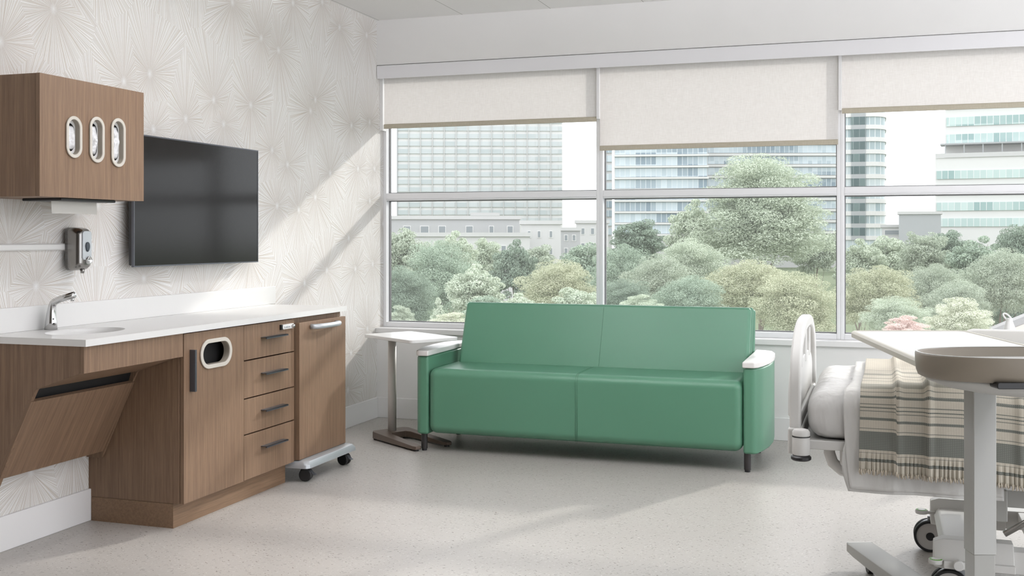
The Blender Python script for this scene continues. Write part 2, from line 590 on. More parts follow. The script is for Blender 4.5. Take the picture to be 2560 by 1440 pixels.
def plate_hole(mb, rect, holes_outline, axis, a, b):
    """rectangular plate (x0,x1,y0,y1) with one hole; rays from hole centre keep the corners"""
    x0, x1, y0, y1 = rect
    hx = sum(p[0] for p in holes_outline) / len(holes_outline)
    hy = sum(p[1] for p in holes_outline) / len(holes_outline)
    out = []
    for p in holes_outline:
        dx, dy = p[0] - hx, p[1] - hy
        ts = []
        if dx > 1e-9: ts.append((x1 - hx) / dx)
        if dx < -1e-9: ts.append((x0 - hx) / dx)
        if dy > 1e-9: ts.append((y1 - hy) / dy)
        if dy < -1e-9: ts.append((y0 - hy) / dy)
        k = min(ts)
        out.append([hx + dx * k, hy + dy * k])
    for cx, cy in ((x0, y0), (x0, y1), (x1, y0), (x1, y1)):
        i = min(range(len(out)), key=lambda i: (out[i][0] - cx) ** 2 + (out[i][1] - cy) ** 2)
        out[i] = [cx, cy]
    mb.ring_frame(out, holes_outline, axis, a, b)

# ------------------------------------------------------------------ room shell
XL, YB, ZC = -3.314, 6.908, 2.75
XR = 2.35
YR = -1.6
YW = 7.01            # face of the window frames
YO = 7.13            # outer face of the wall
struct('floor', MB().box(XL - .12, XR + .12, YR, YO, -0.12, 0), 'floor')
struct('ceiling', MB().box(XL - .12, XR + .12, YR, YO, ZC, ZC + .12), 'ceiling')
struct('wall_left', MB().box(XL - .12, XL, YR, YO, 0, ZC), 'wallpaper')
struct('wall_rear', MB().box(XL, XR, YR - .12, YR, 0, ZC), plain('rear_wall_paint', (110, 104, 98), 0.7))
w = MB()
w.box(XL, XR, YB, YO, 0, 0.585)
w.box(XL, XR, YB, YO, 2.44, ZC)
struct('wall_back', w, 'wall')
struct('baseboard_left', MB().box(XL, XL + .014, YR, YB, 0, 0.14), 'trim', bevel=0.003)
struct('baseboard_back', MB().box(XL + .014, XR, YB - .014, YB, 0, 0.14), 'trim', bevel=0.003)
struct('trim_1', MB().box(XL, XR, YB - .022, YO, 0.585, 0.62), 'trim', bevel=0.004)   # window sill
# window bays
mull = [-3.3365, -1.7515, -0.234, 1.283, 2.372]
for i in range(4):
    xa, xb = mull[i], mull[i + 1]
    fa, fb = (XL if i == 0 else xa), (XR if i == 3 else xb)
    g0, g1 = xa + .0225 + (0.0235 if i == 0 else 0), xb - .0225
    w = MB()
    w.box(fa, g0, YW, 7.10, 0.62, 2.44)
    w.box(g1, fb, YW, 7.10, 0.62, 2.44)
    w.box(g0, g1, YW, 7.10, 0.62, 0.653)
    w.box(g0, g1, YW, 7.10, 1.503, 1.555)
    w.box(g0, g1, YW, 7.10, 2.38, 2.44)
    w.box(g0, g1, YW - .006, YW, 1.512, 1.520)      # fine drip line on the transom
    win = struct('window_%d' % (i + 1), w, 'frame', bevel=0.003)
    WM[win.name] = Matrix.Identity(4)
    for nm, z0, z1 in (('lower_pane', 0.653, 1.503), ('upper_pane', 1.555, 2.38)):
        put(nm, MB().box(g0, g1, 7.085, 7.091, z0, z1), 'glass', win)
        g = MB()
        e = 0.006
        g.box(g0, g0 + e, 7.06, 7.085, z0, z1).box(g1 - e, g1, 7.06, 7.085, z0, z1)
        g.box(g0 + e, g1 - e, 7.06, 7.085, z0, z0 + e).box(g0 + e, g1 - e, 7.06, 7.085, z1 - e, z1)
        put('gasket', g, 'gasket', win)

# blind fascia
fa = MB()
prof = [(6.905, 2.345), (6.900, 2.37), (6.898, 2.40), (6.898, 2.432), (6.905, 2.436), (6.99, 2.436), (6.99, 2.431), (6.906, 2.431), (6.903, 2.40), (6.908, 2.345)]
fa.prism([(y, z) for y, z in prof], 'x', XL + .004, XR - .002)
tag(put('blind_fascia', fa, 'fascia', bevel=0.002), 'long light grey metal fascia above the three roller blinds', 'blind fascia')

def blind(xa, xb, zb, label):
    t = thing('roller_blind', label, 'roller blind', ((xa + xb) / 2, 6.97, zb), 0, 'roller blinds over the windows')
    put('fabric', MB().box(xa, xb, 6.969, 6.9705, zb + .028, 2.39), 'blind', t)
    put('roller', MB().lathe([(0.018, 0), (0.018, xb - xa)], (xa, 6.968, 2.40), 'x', 20), 'white_plastic', t, smooth=True)
    h = MB().prism([(6.962, zb), (6.976, zb), (6.977, zb + .026), (6.9705, zb + .032), (6.969, zb + .032), (6.961, zb + .026)], 'x', xa, xb)
    put('hem_bar', h, 'hem', t, bevel=0.002)
    return t
blind(-3.286, -1.762, 2.004, 'short linen roller blind nearest the patterned wall')
blind(-1.739, -0.247, 1.813, 'long linen roller blind pulled lowest, behind the green sofa')
blind(-0.224, 1.255, 2.001, 'short linen roller blind above the bed')
for x0, x1, lb in ((-3.314, -3.291, 'narrow white blind side channel against the patterned wall'),
                   (-1.760, -1.741, 'narrow white blind channel between the left and middle blinds'),
                   (-0.245, -0.226, 'narrow white blind channel between the middle and right blinds')):
    c = MB().box(x0, x1, 6.955, YW, 2.02 if x0 > -3 else 1.99, 2.36)
    tag(put('blind_channel', c, 'trim', bevel=0.002), lb, 'blind channel', 'blind side channels')

# fill lights added out of view to brighten the room, emitting up and down
def fill_mat(nm, k):
    em = NT(nm)
    e_ = em.n('ShaderNodeEmission'); e_.inputs[0].default_value = (0.96, 0.955, 1.0, 1); e_.inputs[1].default_value = k
    return em.done(e_.outputs[0])
M['fill_up'] = fill_mat('fill_light_upper', FILL_UP)
M['fill_down'] = fill_mat('fill_light_lower', FILL_DOWN)
for lx, ly, lb in ((-2.0, 4.15, 'unseen added fill light hung nearest the patterned wall'), (-.75, 4.15, 'unseen added fill light hung in front of the sofa'),
                   (1.5, 3.9, 'unseen added fill light hung above the hospital bed')):
    t = thing('fill_light', lb, 'ceiling light', (lx, ly, 2.46), 0, 'added fill lights out of view')
    put('housing', MB().box(lx - .07, lx + .07, ly - .75, ly + .75, 2.445, 2.475), 'trim', t, bevel=.003)
    put('fill_panel_up', MB().box(lx - .06, lx + .06, ly - .74, ly + .74, 2.4755, 2.479), 'fill_up', t)
    put('fill_panel_down', MB().box(lx - .06, lx + .06, ly - .74, ly + .74, 2.441, 2.4445), 'fill_down', t)
    for yy in (-.6, .6):
        put('cable', MB().lathe([(.002, 2.478), (.002, ZC)], (lx, ly + yy, 0), 'z', 8), 'steel', t)

# ------------------------------------------------------------------ wall cabinet with glove windows
cx0, cx1, cy0, cy1, cz0, cz1 = XL, -2.98, 3.32, 3.93, 1.402, 1.864
t = thing('wall_cabinet', 'walnut wall cabinet with three oval glove openings, hung above the sink', 'cabinet', (XL, 3.62, cz0))
b = MB()
th = .018
b.box(cx0, cx1 - .02, cy0, cy0 + th, cz0, cz1)
b.box(cx0, cx1 - .02, cy1 - th, cy1, cz0, cz1)
b.box(cx0, cx1 - .02, cy0 + th, cy1 - th, cz0, cz0 + th)
b.box(cx0, cx1 - .02, cy0 + th, cy1 - th, cz1 - th, cz1)
b.box(cx0, cx0 + .01, cy0 + th, cy1 - th, cz0 + th, cz1 - th)
put('body', b, 'wood', t, bevel=0.001)
ovals = [(3.500, 1.6385, 0.044, 0.0815), (3.6315, 1.639, 0.0435, 0.092), (3.761, 1.638, 0.044, 0.1005)]
# door built as vertical strips, each strip with its own oval hole
edges = [cy0, 3.5655, 3.696, cy1]
d = MB()
for k, (oy, oz, hw, hh) in enumerate(ovals):
    plate_hole(d, (edges[k], edges[k + 1], cz0, cz1), stadium(oy, oz, hw - .008, hh - .008, 24), 'x', cx1 - .0185, cx1)
door = put('door', d, 'wood', t)
for k, (oy, oz, hw, hh) in enumerate(ovals):
    m = MB()
    m.ring_frame(stadium(oy, oz, hw, hh, 24), stadium(oy, oz, hw - .013, hh - .013, 24), 'x', cx1 + .001, cx1 + .007)
    bz = put('oval_bezel', m, 'bezel', door, bevel=0.0015)
    m = MB()
    m.ring_frame(stadium(oy, oz, hw - .009, hh - .009, 24), stadium(oy, oz, hw - .0132, hh - .0132, 24), 'x', cx1 - .0165, cx1 + .003)
    put('oval_sleeve', m, 'bezel_in', bz)
labs = ['white glove box behind the left oval opening of the wall cabinet',
        'white glove box behind the middle oval opening of the wall cabinet',
        'white glove box behind the right oval opening of the wall cabinet']
random.seed(4)
for k, (oy, oz, hw, hh) in enumerate(ovals):
    g = thing('glove_box', labs[k], 'glove box', (cx1 - .12, oy, oz - .12), 0, 'glove boxes in the wall cabinet')
    bx = MB()
    plate_hole(bx, (oy - .055, oy + .055, oz - .125, oz + .125), stadium(oy, oz, hw - .0175, hh - .026, 12), 'x', cx1 - .0195, cx1 - .0175)
    bx.box(cx1 - .15, cx1 - .148, oy - .055, oy + .055, oz - .125, oz + .125)
    bx.box(cx1 - .148, cx1 - .0245, oy - .055, oy - .053, oz - .125, oz + .125)
    bx.box(cx1 - .148, cx1 - .0245, oy + .053, oy + .055, oz - .125, oz + .125)
    put('carton', bx, 'white_plastic', g)
    def gl(u, v, oy=oy, oz=oz, hw=hw, hh=hh, k=k):
        yy = oy - (hw - .0165) + u * 2 * (hw - .0165)
        zz = oz - (hh - .036) + v * 2 * (hh - .036)
        n = noise.noise(Vector((yy * 45 + k * 9, zz * 32, k))) * .014 + abs(noise.noise(Vector((yy * 90, zz * 70, k * 3)))) * .008
        e = math.sin(PI * u) ** .35 * math.sin(PI * v) ** .6
        return (cx1 - .026 + e * (.017 + n), yy, zz)
    put('glove_film', MB().grid(gl, 16, 26), 'tissue', g, solid=0.001)

# paper towel hanging from a dispenser under the cabinet
t = thing('paper_towel_dispenser', 'black slot dispenser with a white paper towel, under the wall cabinet', 'paper towel dispenser', (-3.1, 3.65, 1.36))
put('housing', MB().box(-3.21, -3.02, 3.48, 3.80, 1.391, 1.402), 'black_plastic', t, bevel=0.003)
def tw(u, v):
    return (-3.10 + .003 * (1 - v) ** 2, 3.516 + .263 * u, 1.343 + .05 * v)
put('towel_sheet', MB().grid(tw, 4, 6), 'paper', t, solid=0.0012)

# rail and soap dispenser
t = thing('wall_rail', 'white horizontal accessory rail on the patterned wall', 'wall rail', (XL, 3.2, 1.2))
r = MB().prism([(XL, 1.193), (XL + .014, 1.193), (XL + .022, 1.198), (XL + .022, 1.217), (XL + .014, 1.222), (XL, 1.222)], 'y', 2.2, 3.975)
put('rail', r, 'white_plastic', t)
put('end_cap', MB().box(XL, XL + .024, 3.976, 3.990, 1.191, 1.224), 'white', t, bevel=0.002)
sx = XL + .023
t = thing('soap_dispenser', 'brushed steel soap dispenser with dark oval button on the rail', 'soap dispenser', (XL, 3.86, 1.11))
# body: loft of rounded outlines growing out from the wall
def sd_ring(x, y0, y1, z0, z1, r):
    return [(x, p[0], p[1]) for p in rrect(y0, y1, z0, z1, r, 8)]
yl, yr = 3.815, 3.905
rings = [sd_ring(sx, yl, yr, 1.106, 1.290, .020), sd_ring(sx + .030, yl, yr, 1.106, 1.290, .024), sd_ring(sx + .052, yl + .002, yr - .002, 1.110, 1.287, .026),
         sd_ring(sx + .066, yl + .009, yr - .009, 1.118, 1.281, .022), sd_ring(sx + .073, yl + .019, yr - .019, 1.128, 1.273, .014)]
put('body', MB().loft(rings), 'steel', t, smooth=True)
rings = [sd_ring(sx + .070, yl + .016, yr - .016, 1.150, 1.276, .012), sd_ring(sx + .078, yl + .018, yr - .018, 1.152, 1.274, .011)]
put('face_plate', MB().loft(rings), 'silver', t, bevel=0.002, seg=3)
eg = []
for i in range(28):
    a = 2 * PI * i / 28
    s_ = .0125 * (1 + .18 * math.sin(a))
    eg.append((3.860 + s_ * math.cos(a), 1.207 + .021 * math.sin(a)))
put('sight_button', MB().prism(eg, 'x', sx + .077, sx + .083), 'navy', t, bevel=0.003, seg=3)
put('push_knob', MB().lathe([(0.014, 0), (0.0165, .02), (0.0165, .036), (0.0140, .038), (0.011, .033), (0.002, .031)], (sx + .05, 3.866, 1.150), 'x', 32), 'chrome', t, smooth=True)
put('nozzle', MB().lathe([(0.008, -.018), (0.010, 0)], (sx + .05, 3.862, 1.112), 'z', 20), 'steel', t, smooth=True)

# ------------------------------------------------------------------ television
t = thing('television', 'large black flat screen television mounted on the patterned wall', 'television', (XL, 4.72, 1.4))
tx = XL + .08
put('housing', MB().box(XL + .045, tx - .004, 4.20, 5.242, 1.118, 1.716), 'black_plastic', t, bevel=0.006)
put('wall_mount', MB().box(XL, XL + .045, 4.5, 4.95, 1.28, 1.55), 'black_plastic', t)
m = MB()
o_ = [(4.193, 1.111), (5.249, 1.111), (5.249, 1.723), (4.193, 1.723)]
i_ = [(4.199, 1.117), (5.243, 1.117), (5.243, 1.717), (4.199, 1.717)]
m.ring_frame(o_, i_, 'x', tx - .012, tx + .001)
put('bezel', m, 'slate', t)
put('screen', MB().box(tx - .0035, tx - .0005, 4.199, 5.243, 1.117, 1.717), 'screen', t)

# ------------------------------------------------------------------ worktop with basin and backsplash
WF = -2.822          # front plane of the cabinets
t = thing('worktop', 'white solid surface worktop with moulded oval basin and upstand', 'worktop', (XL, 4.4, .84))
wx0, wx1, wy0, wy1 = XL, -2.806, 3.362, 5.47
n = 72
bcx, bcy, bax, bay = -3.075, 3.685, 0.128, 0.185
ell = [(bcx + bax * math.cos(2 * PI * i / n), bcy + bay * math.sin(2 * PI * i / n)) for i in range(n)]
m = MB()
plate_hole(m, (wx0, wx1, wy0, 4.2), ell, 'z', 0.84, 0.866)
m.box(wx0, wx1, 4.2, wy1, 0.84, 0.866)
bmesh.ops.remove_doubles(m.bm, verts=m.bm.verts, dist=0.0003)
put('slab', m, 'white', t)
rings = []
for k in range(11):
    a = k / 10 * PI / 2
    s_ = math.cos(a) ** .6 if k < 10 else 0.08
    rings.append([(bcx + bax * s_ * math.cos(2 * PI * i / n), bcy + bay * s_ * math.sin(2 * PI * i / n), 0.866 - .0005 - .115 * math.sin(a)) for i in range(n)])
mb_ = MB().loft(rings, cap=False)
put('basin', mb_, 'white', t, smooth=True, solid=0.006, recalc=True)
put('upstand', MB().box(XL, XL + .016, wy0, 5.541, 0.866, 0.966), 'white', t, bevel=0.002)

# faucet
fx, fy = -3.255, 3.690
t = thing('faucet', 'chrome sensor faucet with angled spout behind the basin', 'faucet', (fx, fy, .866))
rings = []
for z, rx, ry, ox in ((0, .027, .024, 0), (.03, .024, .0215, .001), (.07, .019, .018, .003), (.100, .0155, .016, .007), (.116, .0150, .0155, .014), (.126, .014, .0145, .026)):
    rings.append([(fx + ox + rx * math.cos(2 * PI * i / 24), fy + ry * math.sin(2 * PI * i / 24), .866 + z) for i in range(24)])
put('body', MB().loft(rings), 'chrome', t, smooth=True)
put('spout', MB().tube([(fx + .006, fy, .866 + .098), (fx + .020, fy, .866 + .116), (fx + .045, fy - .001, .866 + .126), (fx + .12, fy - .004, .866 + .146)], [.0135, .0145, .014, .0135], 20), 'chrome', t, smooth=True)
put('aerator', MB().lathe([(.007, -.006), (.0075, .008)], (fx + .112, fy - .004, .866 + .126), 'z', 16), 'chrome', t, smooth=True)
put('sensor', MB().lathe([(.003, 0), (.003, .0026)], (fx + .0200, fy - .010, .866 + .045), 'x', 12).lathe([(.003, 0), (.003, .0026)], (fx + .0225, fy - .010, .866 + .026), 'x', 12), 'black', t)

# ------------------------------------------------------------------ wall hung sink cabinet with tilted access panel
ys0, ys1 = 3.372, 3.985
t = thing('sink_cabinet', 'wall hung walnut sink cabinet with tilted access panel ajar', 'cabinet', (XL, 3.68, .3))
prof = [(WF, .840), (WF, .738), (-3.046, .668), (-3.062, .640), (-3.232, .282), (-3.314, .282), (-3.314, .840)]
sp = [(x, z) for x, z in prof]
put('side_panel', MB().prism([(x if x < -2.83 else x - .019, z) for x, z in sp], 'y', ys0, ys0 + .019), 'wood', t, bevel=0.0008)
put('side_panel', MB().prism([(x if x < -2.83 else x - .019, z) for x, z in sp], 'y', ys1 - .012, ys1), 'wood', t, bevel=0.0008)
put('apron', MB().box(WF - .018, WF, ys0, ys1, .738, .8395), 'wood', t, bevel=0.0008)
# underside board sloping back from the apron
put('underside', MB().prism([(WF - .018, .738), (WF - .018, .752), (-3.05, .684), (-3.05, .668)], 'y', ys0 + .019, ys1 - .012), 'wood', t)
# tilted panel: top edge gapped forward, lies in a slanted plane
dirv = Vector((-3.213 + 3.068, 0, .329 - .613)).normalized()   # downwards along the panel
nrm = Vector((-dirv.z, 0, dirv.x)).normalized()
if nrm.x < 0: nrm = -nrm
p0 = Vector((-3.066, 0, .620))
L_ = 0.345
a = p0; b_ = p0 + dirv * L_; c_ = b_ - nrm * .018; d_ = a - nrm * .018
put('access_panel', MB().prism([(a.x, a.z), (b_.x, b_.z), (c_.x, c_.z), (d_.x, d_.z)], 'y', ys0 - .001, ys1 - .003), 'wood_tilt', t, bevel=0.0008)
put('interior_shade', MB().prism([(-3.075, .668), (-3.10, .60), (-3.20, .40), (-3.30, .40), (-3.30, .668)], 'y', ys0 + .02, ys1 - .013), 'black', t)  # black block stands in for the shade behind the open panel

# ------------------------------------------------------------------ base cabinet
yb0, yb1, yb2 = 3.988, 4.457, 4.920
t = thing('base_cabinet', 'walnut base cabinet with waste door and four drawers', 'cabinet', (XL, 4.45, 0))
b = MB()
b.box(XL + .001, WF - .022, yb0, yb0 + .019, .106, .838)
b.box(XL, WF - .022, yb2 - .019, yb2, .106, .838)
b.box(XL, WF - .022, yb0 + .019, yb2 - .019, .106, .125)
b.box(XL, WF - .022, yb0 + .019, yb2 - .019, .820, .838)
b.box(XL, XL + .01, yb0 + .019, yb2 - .019, .125, .820)
b.box(XL + .01, WF - .022, yb1 - .009, yb1 + .009, .125, .820)
put('carcass', b, 'wood', t, bevel=0.0008)
k = MB()
k.box(XL + .016, -2.873, yb0 - .001, yb0 + .018, 0, .105)
k.box(-2.890, -2.873, yb0 + .018, 4.918, 0, .105)
k.box(XL + .016, -2.890, 4.900, 4.918, 0, .105)
put('plinth', k, 'wood_h', t)
# door with oval waste opening
oy, oz, hw, hh = 4.2265, .7315, .122, .0655
d = MB()
hole = stadium(oy, oz, hw - .010, hh - .010, 24, vertical=False)
plate_hole(d, (yb0 + .003, yb1 - .0015, .600, .834), hole, 'x', WF - .0185, WF)
d.box(WF - .0185, WF, yb0 + .003, yb1 - .0015, .107, .600)
bmesh.ops.remove_doubles(d.bm, verts=d.bm.verts, dist=0.0001)
door = put('door', d, 'wood', t)
bz = put('oval_bezel', MB().ring_frame(stadium(oy, oz, hw, hh, 24, False), stadium(oy, oz, hw - .018, hh - .018, 24, False), 'x', WF + .001, WF + .008), 'bezel', door, bevel=0.002)
put('oval_sleeve', MB().ring_frame(stadium(oy, oz, hw - .013, hh - .013, 24, False), stadium(oy, oz, hw - .0182, hh - .0182, 24, False), 'x', WF - .026, WF + .002), 'bezel_in', bz)
put('opening_shade', MB().box(XL + .02, WF - .060, yb0 + .022, yb1 - .012, .55, .818), 'black', t)  # black block painted in as the shade inside the waste opening
h = MB().box(WF, WF + .028, 4.032, 4.045, .583, .763)
put('door_handle', h, 'slate', door, bevel=0.001)
zs = [(.670, .835), (.491, .667), (.322, .488), (.107, .319)]
for i, (z0, z1) in enumerate(zs):
    dr = put('drawer', MB().box(WF - .0185, WF, yb1 + .0015, yb2 - .001, z0 + .0015, z1 - .0015), 'wood', t, bevel=0.0008)
    hz = (.766, .594, .417, .243)[i]
    hb = MB().box(WF, WF + .034, 4.603, 4.806, hz - .0005, hz + .0025).box(WF + .028, WF + .034, 4.603, 4.806, hz - .006, hz + .0025)
    put('drawer_handle', hb, 'slate', dr, bevel=0.0006)
    if i == 0:
        lk = put('combination_lock', MB().prism(rrect(4.790, 4.902, .789, .8135, .010), 'x', WF, WF + .012), 'white_plastic', dr, bevel=0.002)
        put('lock_base', MB().box(WF, WF + .011, 4.777, 4.7895, .789, .8135), 'black_plastic', lk)
        put('lock_knob', MB().lathe([(.009, .010), (.009, .022), (.007, .024)], (WF, 4.882, .801), 'x', 20), 'chrome', lk, smooth=True)
        w_ = MB()
        for q in range(4):
            w_.lathe([(.0055, -.003), (.0055, .003)], (WF + .0105, 4.808 + q * .014, .801), 'y', 16)
        put('dial_wheel', w_, 'silver', lk)

# support rail under the free end of the worktop
r = MB().prism([(4.925, .8395), (5.450, .8395), (5.450, .812), (5.425, .800), (4.925, .800)], 'x', WF - .035, WF - .017)
tag(put('support_rail', r, 'wood'), 'short walnut rail under the free end of the white worktop', 'worktop support rail')

# ------------------------------------------------------------------ mobile cart
xf, ya, yb = -2.800, 4.934, 5.440
t = thing('mobile_cart', 'walnut mobile cart on silver base with black casters under the worktop', 'cart', (-3.0, 5.19, 0))
b = MB()
b.box(-3.25, xf - .02, ya, ya + .018, .112, .800)
b.box(-3.25, xf - .02, yb - .018, yb, .112, .800)
b.box(-3.25, xf - .02, ya + .018, yb - .018, .112, .130)
b.box(-3.25, -3.232, ya + .018, yb - .018, .130, .800)
b.box(-3.232, xf - .02, ya + .018, yb - .018, .700, .715)
put('body', b, 'wood', t, bevel=0.001)
dr = put('door', MB().box(xf - .0195, xf, ya, yb, .114, .812), 'wood', t, bevel=0.0012)
pts = []
for k in range(15):
    a = PI * k / 14
    pts.append((xf + .002 + .045 * math.sin(a) ** .55, 5.185 - .135 * math.cos(a), .785))
put('bow_handle', MB().tube(pts, .0135, 16), 'silver', dr, smooth=True)
bs = MB()
def cr(z, e, x0=-3.26, x1=-2.752):
    return [(p[0], p[1], z) for p in rrect(x0 - e, x1 + e, 4.930 - e, 5.463 + e, .03, 5)]
bs.loft([cr(.074, .010), cr(.092, .008), cr(.108, -.004), cr(.112, -.018)])
put('base', bs, 'silver', t, bevel=0.002)
def caster(px, py, rz, par, r=.033):
    c = thing('caster', None, None, (px, py, 0), rz)
    c.parent = par; c.matrix_parent_inverse = WM[par.name].inverted()
    w1 = MB()
    for y0 in (-.022, .004):
        w1.lathe([(r - .004, 0), (r, .003), (r, .015), (r - .004, .018)], (0, y0, r), 'y', 28)
    put('wheel', w1, 'black_plastic', c, smooth=False, local=True, bevel=0.001)
    put('fork', MB().prism([(-.018, r), (-.030, r + .020), (-.020, r + .036), (.018, r + .036), (.024, r + .012), (.014, r)], 'y', -.004, .004).lathe([(.008, 0), (.008, .042)], (0, 0, r), 'z', 14), 'black_plastic', c, local=True)
    put('brake_pedal', MB().prism([(.012, r + .030), (.030, r + .018), (.044, r + .004), (.052, r + .002), (.052, r - .001), (.042, r), (.026, r + .010), (.010, r + .020)], 'y', -.013, .013), 'slate', c, local=True, bevel=0.001)
    return c
caster(-2.790, 4.985, math.radians(12), t)
caster(-2.790, 5.405, math.radians(-8), t)
caster(-3.210, 4.985, 0.3, t)
caster(-3.210, 5.405, 0.2, t)

# ------------------------------------------------------------------ side table
t = thing('side_table', 'white C-shaped side table with round post and bronze base in the corner', 'side table', (-2.87, 6.20, 0), math.radians(-33))
put('table_top', MB().prism(rrect(-.03, .50, -.19, .155, .03), 'z', .636, .656), 'white', t, bevel=0.004, seg=3, local=True)
put('support_plate', MB().prism(rrect(-.02, .20, -.06, .06, .02), 'z', .626, .636), 'post', t, local=True)
put('post', MB().lathe([(.0262, .05), (.0262, .627)], (0, 0, 0), 'z', 32), 'post', t, smooth=True, local=True)
oo = [(.446, -.118), (.42, -.128), (-.030, -.122), (-.062, -.10), (-.062, .118), (-.030, .140), (.42, .146), (.446, .136)]
oi = [(.448, -.085), (.432, -.072), (.09, -.058), (.060, -.042), (.060, .060), (.09, .078), (.432, .090), (.448, .104)]
bm = MB()
def bz_(x):
    k = max(0, min(1, (x - .03) / .42))
    return .052 * (1 - k) + .030 * k
def vv(p, top):
    return bm.bm.verts.new((p[0], p[1], bz_(p[0]) if top else .010))
OT, IT, OB, IB = [vv(p, 1) for p in oo], [vv(p, 1) for p in oi], [vv(p, 0) for p in oo], [vv(p, 0) for p in oi]
for i in range(7):
    for A, B in ((OT, IT), (IB, OB), (OB, OT), (IT, IB)):
        bm.bm.faces.new([A[i], A[i + 1], B[i + 1], B[i]])
for i in (0, 7):
    bm.bm.faces.new([OT[i], IT[i], IB[i], OB[i]])
put('base', bm, 'bronze', t, local=True, bevel=0.004, seg=2)
for px, py in ((-.04, -.09), (-.04, .105), (.42, -.10), (.42, .118)):
    put('glide', MB().lathe([(.016, 0), (.016, .012)], (px, py, 0), 'z', 16), 'black_plastic', t, local=True)

# ------------------------------------------------------------------ sofa
t = thing('sofa', 'green vinyl three-seat sofa with white arm caps below the window', 'sofa', (-1.59, 6.2, 0))
def dome_box(x0, x1, y0, y1, z0, z1, nx=40, ny=14, nz=12, crown=.008, front=.005):
    """cushion: box with evenly divided faces, slightly domed"""
    m = MB()
    bmesh.ops.create_cube(m.bm, size=1)
    for v in m.bm.verts:
        v.co = Vector(((v.co.x + .5) * (x1 - x0) + x0, (v.co.y + .5) * (y1 - y0) + y0, (v.co.z + .5) * (z1 - z0) + z0))
    return m
seat = dome_box(-2.494, -.692, 5.872, 6.40, .108, .487)
put('seat', seat, 'vinyl', t, bevel=.048, seg=8)
# back rest: leaning slabs
def slab(x0, x1, yf0, zf0, yf1, zf1, th):
    d = Vector((0, yf1 - yf0, zf1 - zf0)).normalized()
    n_ = Vector((0, d.z, -d.y))
    a_ = Vector((0, yf0, zf0)); b_ = Vector((0, yf1, zf1)); c_ = b_ + n_ * th; e_ = a_ + n_ * th
    return MB().prism([(p.y, p.z) for p in (a_, b_, c_, e_)], 'x', x0, x1)
back = put('backrest', slab(-2.448, -.704, 6.235, .470, 6.385, .850, .060), 'vinyl', t, bevel=.022, seg=6)
put('back_panel', slab(-2.446, -.699, 6.297, .46, 6.446, .844, .032), 'vinyl', t, bevel=.012, seg=4)
put('back_shell', slab(-2.440, -.692, 6.360, .14, 6.480, .832, .055), 'vinyl', t, bevel=.018, seg=4)
# seams (raised double stitching lines)
def seam_pts_front(x):
    return [(x, 5.8712, .115), (x, 5.8712, .44)] + [(x, 5.872 + .048 - .048 * math.cos(a), .439 + .048 * math.sin(a)) for a in [k * PI / 20 for k in range(1, 11)]] + [(x, 6.23, .4872)]
for dx in (-.005, .005):
    put('seam', MB().tube(seam_pts_front(-1.600 + dx), .0013, 6), 'vinyl_seam', t, smooth=True)
put('seam', MB().tube([(-1.566, 6.2445, .492), (-1.566, 6.3755, .828), (-1.566, 6.390, .842), (-1.566, 6.405, .8455)], .0013, 6), 'vinyl_seam', back, smooth=True)
def arm(xi, s):
    """xi inner x, s = +1 outwards to the right, -1 to the left"""
    out = [(0, 5.885), (.055, 5.885), (.075, 5.905), (.098, 5.99), (.118, 6.12), (.124, 6.26), (.116, 6.40), (.092, 6.50), (.066, 6.545), (0, 6.56)]
    pts = [(xi + s * x, y) for x, y in out]
    if s < 0: pts = pts[::-1]
    return pts
for xi, s in ((-.6905, 1), (-2.4955, -1)):
    a_ = put('armrest', MB().prism(arm(xi, s), 'z', .100, .556), 'vinyl', t, bevel=.014, seg=5)
    cp = [(xi + s * x, y) for x, y in ((-.004, 5.872), (.058, 5.872), (.078, 5.895), (.101, 5.985), (.121, 6.12), (.127, 6.26), (.119, 6.41), (.095, 6.51), (.05, 6.55), (-.004, 6.56))]
    if s < 0: cp = cp[::-1]
    put('arm_cap', MB().prism(cp, 'z', .5565, .588), 'arm_white', t, bevel=.007, seg=4)
for x in (-2.535, -.672):
    for y in (5.925, 6.47):
        lg = put('leg', MB().lathe([(.0185, .012), (.0185, .101)], (x, y, 0), 'z', 24), 'leg', t, smooth=False)
        put('glide', MB().lathe([(.015, 0), (.015, .012)], (x, y, 0), 'z', 20), 'black_plastic', lg)
put('underframe', MB().box(-2.40, -.78, 6.05, 6.42, .092, .107), 'black_plastic', t)

# ------------------------------------------------------------------ hospital bed
XB = -.300
t = thing('hospital_bed', 'light grey hospital bed with arched footboard, on big twin wheel casters', 'hospital bed', (.7, 4.37, 0))
def arch(y0, y1, z0, zs, ztop, n=32, p=2.5):
    c, r = (y0 + y1) / 2, (y1 - y0) / 2
    pts = [(y0, z0)]
    for k in range(n + 1):
        s_ = -1 + 2 * k / n
        s2 = math.sin(s_ * PI / 2)
        pts.append((c + r * s2, zs + (ztop - zs) * max(0, 1 - abs(s2) ** p) ** (1 / p)))
    pts.append((y1, z0))
    return pts
fb = put('footboard', MB().ring_frame(arch(3.900, 4.870, .58, .70, .945), arch(3.945, 4.825, .63, .70, .900), 'x', XB, XB + .038), 'bed_white', t, bevel=.010, seg=4)
put('foot_panel', MB().prism(arch(3.94, 4.83, .60, .68, .80)[:], 'x', XB + .010, XB + .024), 'bed_white', fb, bevel=.004)
for y in (4.16, 4.385, 4.61):
    put('grip_bar', MB().box(XB + .008, XB + .028, y - .022, y + .022, .77, .905), 'bed_white', fb, bevel=.006, seg=3)
